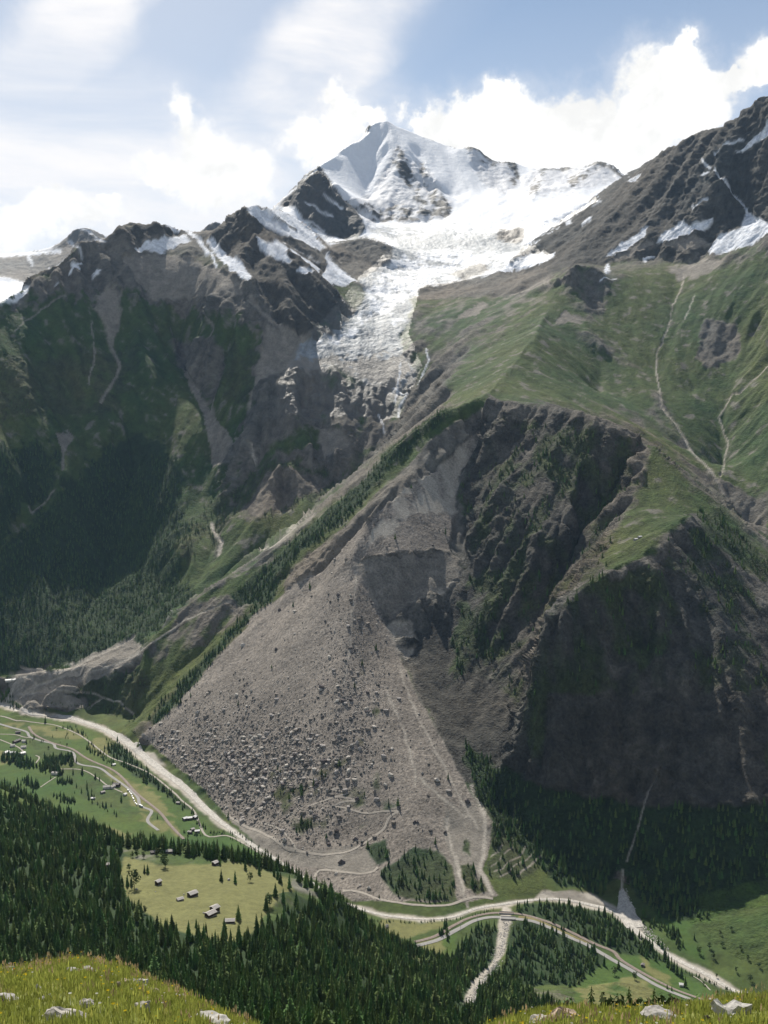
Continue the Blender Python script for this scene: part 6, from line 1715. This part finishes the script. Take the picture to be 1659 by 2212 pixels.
BARNS = [(342, 1911, .9, 5, 4.5, 4.0, SLATE, 'small square log barn alone at the left of the barn meadow'), (416, 1936, .75, 8.2, 6.4, 3.8, SLATE, 'large log barn in the middle of the meadow with pale slab roof'), (389, 1945, .6, 5.6, 4.2, 2.1, SLATE, 'low stone hut just left of the middle barn'),
         (455, 1978, .85, 9.0, 6.2, 3.2, SLATE, 'lower half of the long double barn at the front of the meadow'), (464, 1969, .85, 6.6, 6.4, 4.6, SLATE, 'taller half of the long double barn at the front'), (497, 1993, .1, 8.0, 5.0, 2.6, SLATE, 'low barn half hidden behind the front spruces'), (465, 1869, .9, 5.6, 5.0, 3.6, SLATE, 'barn on the crest at the top of the meadow next to a spruce'),
         (331, 1844, .5, 5.6, 4.6, 2.6, SLATED, 'dark small barn in the trees at the upper left meadow corner'), (366, 1842, .2, 7.0, 5.0, 2.6, SLATE, 'wide low barn at the forest edge above the meadow'), (648, 1897, .4, 4.6, 4.2, 2.6, SLATE, 'small barn behind a spruce on the right rim of the meadow'), (230, 1872, .3, 5.5, 4.5, 3.0, SLATE, 'barn roof hidden in the forest left of the meadow')]
for u, v, rz, L_, W_, H_, rm, lab in BARNS:
    house('log_barn', at_px(u, v), rz, L_, W_, H_, rm, LOGM, lab, 'barn', group='log barns of the meadow hamlet')
for u, v, s, lab in ((494, 1902, 1.8, 'white boulder beside a spruce on the barn meadow'), (440, 1973, 1.1, 'small pale boulder left of the double barn'), (336, 1927, .7, 'little pale stone below the small square barn'), (397, 1933, 1.0, 'low stone heap left of the middle barn'), (295, 1922, 1.3, 'pale stone at the foot of the tree clump')):
    p = at_px(u, v); tag(link('rock', mesh_of('rock', KT[1][0], KT[1][1], ROCKM['white']), None, p + [0, 0, s * .3], u % 5, (s, s * .8, s * .8)), lab, 'rock')
CH = [(39, 1584, 12, 8, 4.5, SLATED, LOGM, 'dark chalet by the bend of the valley road'), (36, 1603, 20, 9, 4.5, SLATED, LOGM, 'long dark farm building in the upper pasture'), (52, 1603, 9, 8, 4.5, SLATE, WHITEW, 'pale chalet at the end of the long farm building'), (27, 1613, 10, 8, 4.5, SLATE, WHITEW, 'small chalet in front of the long farm building'),
      (51, 1616, 12, 9, 4.5, SLATE, WHITEW, 'chalet by the lane in the lower chalet row'), (14, 1628, 13, 9, 5, METR, WHITEW, 'white chalet first in the lower row'), (29, 1629, 13, 9, 5, METR, WHITEW, 'white chalet in the middle of the lower row'), (48, 1630, 14, 9, 5, METR, WHITEW, 'white chalet last in the lower row by the lane'),
      (19, 1473, 18, 9, 5, METR, WHITEW, 'white works building on the gravel fan'), (30, 1470, 12, 8, 4, METR, WHITEW, 'smaller white works shed on the gravel fan'), (120, 1673, 16, 9, 5, SLATE, WHITEW, 'farmhouse under trees above the green pasture'), (246, 1653, 7, 6, 3, METR, WHITEW, 'small white hut beside the gravel path and trees'),
      (230, 1703, 14, 10, 5, SLATE, WHITEW, 'main house of the farm cluster on the road bend'), (243, 1702, 12, 8, 4.5, SLATE, WHITEW, 'middle building of the roadside farm cluster'), (252, 1698, 14, 10, 5.5, SLATED, LOGM, 'dark barn of the roadside farm cluster'), (222, 1713, 9, 7, 3.5, SLATE, LOGM, 'low shed below the roadside farm cluster'), (201, 1726, 8, 6, 3, METR, LOGM, 'hut on the edge of the pasture below the farm'),
      (270, 1718, 7, 6, 3.5, METR, WHITEW, 'small white hut by the parked vehicles'), (385, 1736, 7, 6, 3.5, SLATE, LOGM, 'small barn alone beside the river path'), (400, 1771, 9, 8, 4.5, METR, LOGM, 'left barn of the group of three by the river path'), (410, 1770, 9, 8, 4.5, METR, LOGM, 'middle barn of the group of three by the river path'), (421, 1768, 9, 8, 4.5, METR, LOGM, 'right barn of the group of three by the river path'),
      (410, 1800, 7, 6, 4, SLATE, LOGM, 'left barn of the group by the forest edge'), (416, 1794, 7, 6, 4, SLATE, LOGM, 'rear barn of the group by the forest edge'), (426, 1798, 9, 7, 4, METR, LOGM, 'right barn of the group by the forest edge'), (1388.5, 2087, 5, 4.5, 3, SLATED, LOGM, 'tiny dark hut in the yellow hay meadow'), (1472, 2130, 6, 5, 3.2, METR, WHITEW, 'white hut beside the tall spruces near the pale river')]
for i, (u, v, L_, W_, H_, rm, wm, lab) in enumerate(CH):
    house('chalet' if wm is WHITEW else 'log_barn', at_px(u, v), (.3, 1.1, -.2, .7)[i % 4], L_, W_, H_, rm, wm, lab, 'house' if wm is WHITEW else 'barn', group='buildings on the valley floor', windows=3 if L_ >= 12 else 0)
for u, v, lab in ((1373, 1166, 'lower of two alp huts on the green ledge above the cliffs'), (1382, 1161, 'upper of two alp huts on the green ledge above the cliffs')):
    house('alp_hut', at_px(u, v), .5, 8, 5.5, 2.8, METR, STONEW, lab, 'hut')

# parked vehicles along the road
CARP = mat_plain('white car paint', (.75, .75, .74), .35, .5); TYRE = mat_plain('tyre rubber', (.03, .03, .03), .8)


def vehicle(kind, p, rz, label):
    L_, W_, H_ = {'car': (4.4, 1.8, 1.45), 'van': (6.2, 2.2, 2.7), 'coach': (12, 2.6, 3.3)}[kind]
    e = bpy.data.objects.new({'car': 'parked_car', 'van': 'camper_van', 'coach': 'coach'}[kind], None); COL.objects.link(e); e.location = tuple(map(float, p)); e.rotation_euler = (0, 0, rz)
    bm = bmesh.new()
    prof = [(-L_ / 2, .35), (L_ / 2, .35), (L_ / 2, .8), (L_ / 2 - (.9 if kind == 'car' else .25), .95 if kind == 'car' else 1.4), (L_ / 2 - (1.5 if kind == 'car' else .6), H_), (-L_ / 2 + (.7 if kind == 'car' else .05), H_), (-L_ / 2, .95)]
    f0 = bm.faces.new([bm.verts.new((a, -W_ / 2, b)) for a, b in prof]); g = bmesh.ops.extrude_face_region(bm, geom=[f0])
    bmesh.ops.translate(bm, verts=[v for v in g['geom'] if isinstance(v, bmesh.types.BMVert)], vec=(0, W_, 0)); bmesh.ops.recalc_face_normals(bm, faces=bm.faces)
    me = bpy.data.meshes.new('body'); bm.to_mesh(me); bm.free(); me.materials.append(CARP); link('body', me, e)
    V, F = [], []; box(V, F, -L_ / 2 + .9, L_ / 2 - 1.5, -W_ / 2 - .01, W_ / 2 + .01, H_ * .62, H_ * .88); link('windows', mesh_of('windows', V, F, GLASSM), e)
    bm = bmesh.new(); bmesh.ops.create_cone(bm, cap_ends=True, segments=10, radius1=.34, radius2=.34, depth=.22, matrix=Matrix.Rotation(math.pi / 2, 4, 'X')); wm = bpy.data.meshes.new('wheel'); bm.to_mesh(wm); bm.free(); wm.materials.append(TYRE)
    for sx in (-1, 1):
        for sy in (-1, 1): link('wheel', wm, e, (sx * L_ * .31, sy * W_ * .48, .34))
    tag(e, label, {'car': 'car', 'van': 'van', 'coach': 'bus'}[kind], 'vehicles parked along the valley road')


CP = [(281, 1708), (284, 1711), (286.5, 1714), (288.5, 1717), (290, 1720), (291.5, 1723.5), (293, 1727), (294.5, 1730.5), (297, 1735), (300, 1739)]
CN = ['first', 'second', 'third', 'fourth', 'fifth', 'sixth', 'seventh', 'eighth', 'ninth', 'tenth']
pp = hit(np.array([c[0] for c in CP]), np.array([c[1] for c in CP]))
for i in range(len(CP)):
    d_ = pp[min(i + 1, 9)] - pp[max(i - 1, 0)]; off = np.array([-d_[1], d_[0], 0]); off /= np.linalg.norm(off[:2]); side = off * (-4.5)
    vehicle(('van', 'car', 'car')[i % 3], pp[i] + side + [0, 0, .9], math.atan2(d_[1], d_[0]), 'white %s parked as the %s vehicle of the roadside row' % (('camper van', 'car', 'car')[i % 3], CN[i]))
p = at_px(304.5, 1743); vehicle('coach', p + [0, 0, 1.0], -.7, 'white coach standing on the road below the parked row')

# bridges over the dry stream bed
CONC = mat_plain('pale concrete', (.36, .34, .32), .85, .2, 2, .15)


def bridge(u0, v0, u1, v1, wd, deck, lab, rail):
    a, b = at_px(u0, v0), at_px(u1, v1); d_ = b - a; L_ = math.hypot(d_[0], d_[1]); e = bpy.data.objects.new('bridge', None); COL.objects.link(e)
    c = (a + b) / 2; e.location = (c[0], c[1], max(a[2], b[2]) + .9); e.rotation_euler = (0, 0, math.atan2(d_[1], d_[0]))
    V, F = [], []; box(V, F, -L_ / 2, L_ / 2, -wd / 2, wd / 2, -.8, .35); link('deck', mesh_of('deck', V, F, deck), e)
    for s in (-1, 1):
        V, F = [], []; box(V, F, -L_ / 2, L_ / 2, s * wd / 2 - .12 + s * .15, s * wd / 2 + .12 + s * .15, -.9, 1.2); link('parapet', mesh_of('parapet', V, F, CONC), e)
        V, F = [], []; box(V, F, s * L_ / 2 - 1.0, s * L_ / 2 + 1.0, -wd / 2 - .4, wd / 2 + .4, -6, -.82); link('abutment', mesh_of('abutment', V, F, CONC), e)
    tag(e, lab, 'bridge')


bridge(1082, 1984.5, 1114, 1985.5, 9, ASPH, 'road bridge with concrete parapets over the dry stream bed', 0)
bridge(1078, 1973, 1110, 1974, 5.5, BALL, 'narrow railway bridge just behind the road bridge', 1)
POLE = mat_plain('grey steel pole', (.2, .2, .2), .5, .4)
for u, v, lab in ((995, 2012, 'thin pole beside the road at the edge of the yellow field'), (1031, 1992, 'thin pole where the road nears the bridge')):
    p = at_px(u, v); V, F = [], []; box(V, F, -.16, .16, -.16, .16, -1, 15)
    e = bpy.data.objects.new('utility_pole', None); COL.objects.link(e); e.location = tuple(map(float, p)); link('pole', mesh_of('pole', V, F, POLE), e)
    V, F = [], []; box(V, F, -1.8, 1.8, -.17, .17, 13.2, 13.5); link('crossarm', mesh_of('crossarm', V, F, POLE), e); tag(e, lab, 'pole')

# ------------------------------------------------------------------ air
hm = bpy.data.materials.new('haze'); hm.use_nodes = True
t = NT(hm.node_tree)
pv = t.n('ShaderNodeVolumePrincipled'); pv.inputs['Color'].default_value = (.42, .66, 1.0, 1); pv.inputs['Density'].default_value = 1.1e-5; pv.inputs['Anisotropy'].default_value = 0.0
mo = t.n('ShaderNodeOutputMaterial'); t.t.links.new(pv.outputs[0], mo.inputs['Volume'])
V, F = [], []; box(V, F, -17000, 17000, -3000, 17000, -40, 3250)
hz_ = link('haze', mesh_of('haze', V, F, hm)); tag(hz_, 'thin blue summer haze filling the air of the valley', 'haze', kind='stuff')

# ---- every single tree named by what stands next to it
LM = [(u, v, lab) for u, v, lab in [(342, 1906, 'the small square barn'), (416, 1931, 'the middle barn'), (389, 1942, 'the low stone hut'), (460, 1972, 'the long double barn'), (497, 1990, 'the low half hidden barn'), (466, 1865, 'the crest barn'), (331, 1842, 'the dark corner barn'), (366, 1840, 'the wide low barn'),
      (648, 1895, 'the small rim barn'), (494, 1900, 'the white meadow boulder'), (39, 1582, 'the dark chalet at the bend'), (120, 1671, 'the farmhouse under trees'), (246, 1651, 'the white riverside hut'), (243, 1700, 'the roadside farm cluster'), (270, 1717, 'the hut by the parked vehicles'), (201, 1724, 'the pasture hut'), (385, 1734, 'the lone barn by the river path'),
      (1388, 2085, 'the tiny hut in the hay meadow'), (1472, 2128, 'the white hut near the river'), (1098, 1987, 'the road bridge'), (342, 1794, 'the forest edge end of the road'), (1031, 1992, 'the pole near the bridge'), (1345, 1925, 'the mouth of the torrent'), (1529, 2107, 'the lower river bend'), (1459, 2072, 'the gravelly river reach'), (1640, 1960, 'the shaded foot of the cliffs')]]
seen = {}
ORD = ['', 'second ', 'third ', 'fourth ', 'fifth ', 'sixth ', 'seventh ', 'eighth ', 'ninth ', 'tenth ', 'eleventh ']
for e, s_, grp in sorted(SOLO_E, key=lambda q: min(math.hypot(q[1][0] - l[0], (q[1][1] - l[1])) for l in LM)):
    l = min(LM, key=lambda l: math.hypot(s_[0] - l[0], s_[1] - l[1]))
    dx, dy = s_[0] - l[0], s_[1] - l[1]
    rel = ('right of ' if dx > 0 else 'left of ') if abs(dx) > abs(dy) * 1.3 else ('below ' if dy > 0 else 'above ')
    base_ = ('tall dark spruce ' if s_[2] >= 15 else 'small dark spruce ') if s_[3] == 's' else 'round leafy tree '
    k_ = seen.get(base_ + rel + l[2], 0); seen[base_ + rel + l[2]] = k_ + 1
    tag(e, (ORD[k_] + 'nearest ' if k_ else 'nearest ') + base_ + rel + l[2], 'tree', grp)
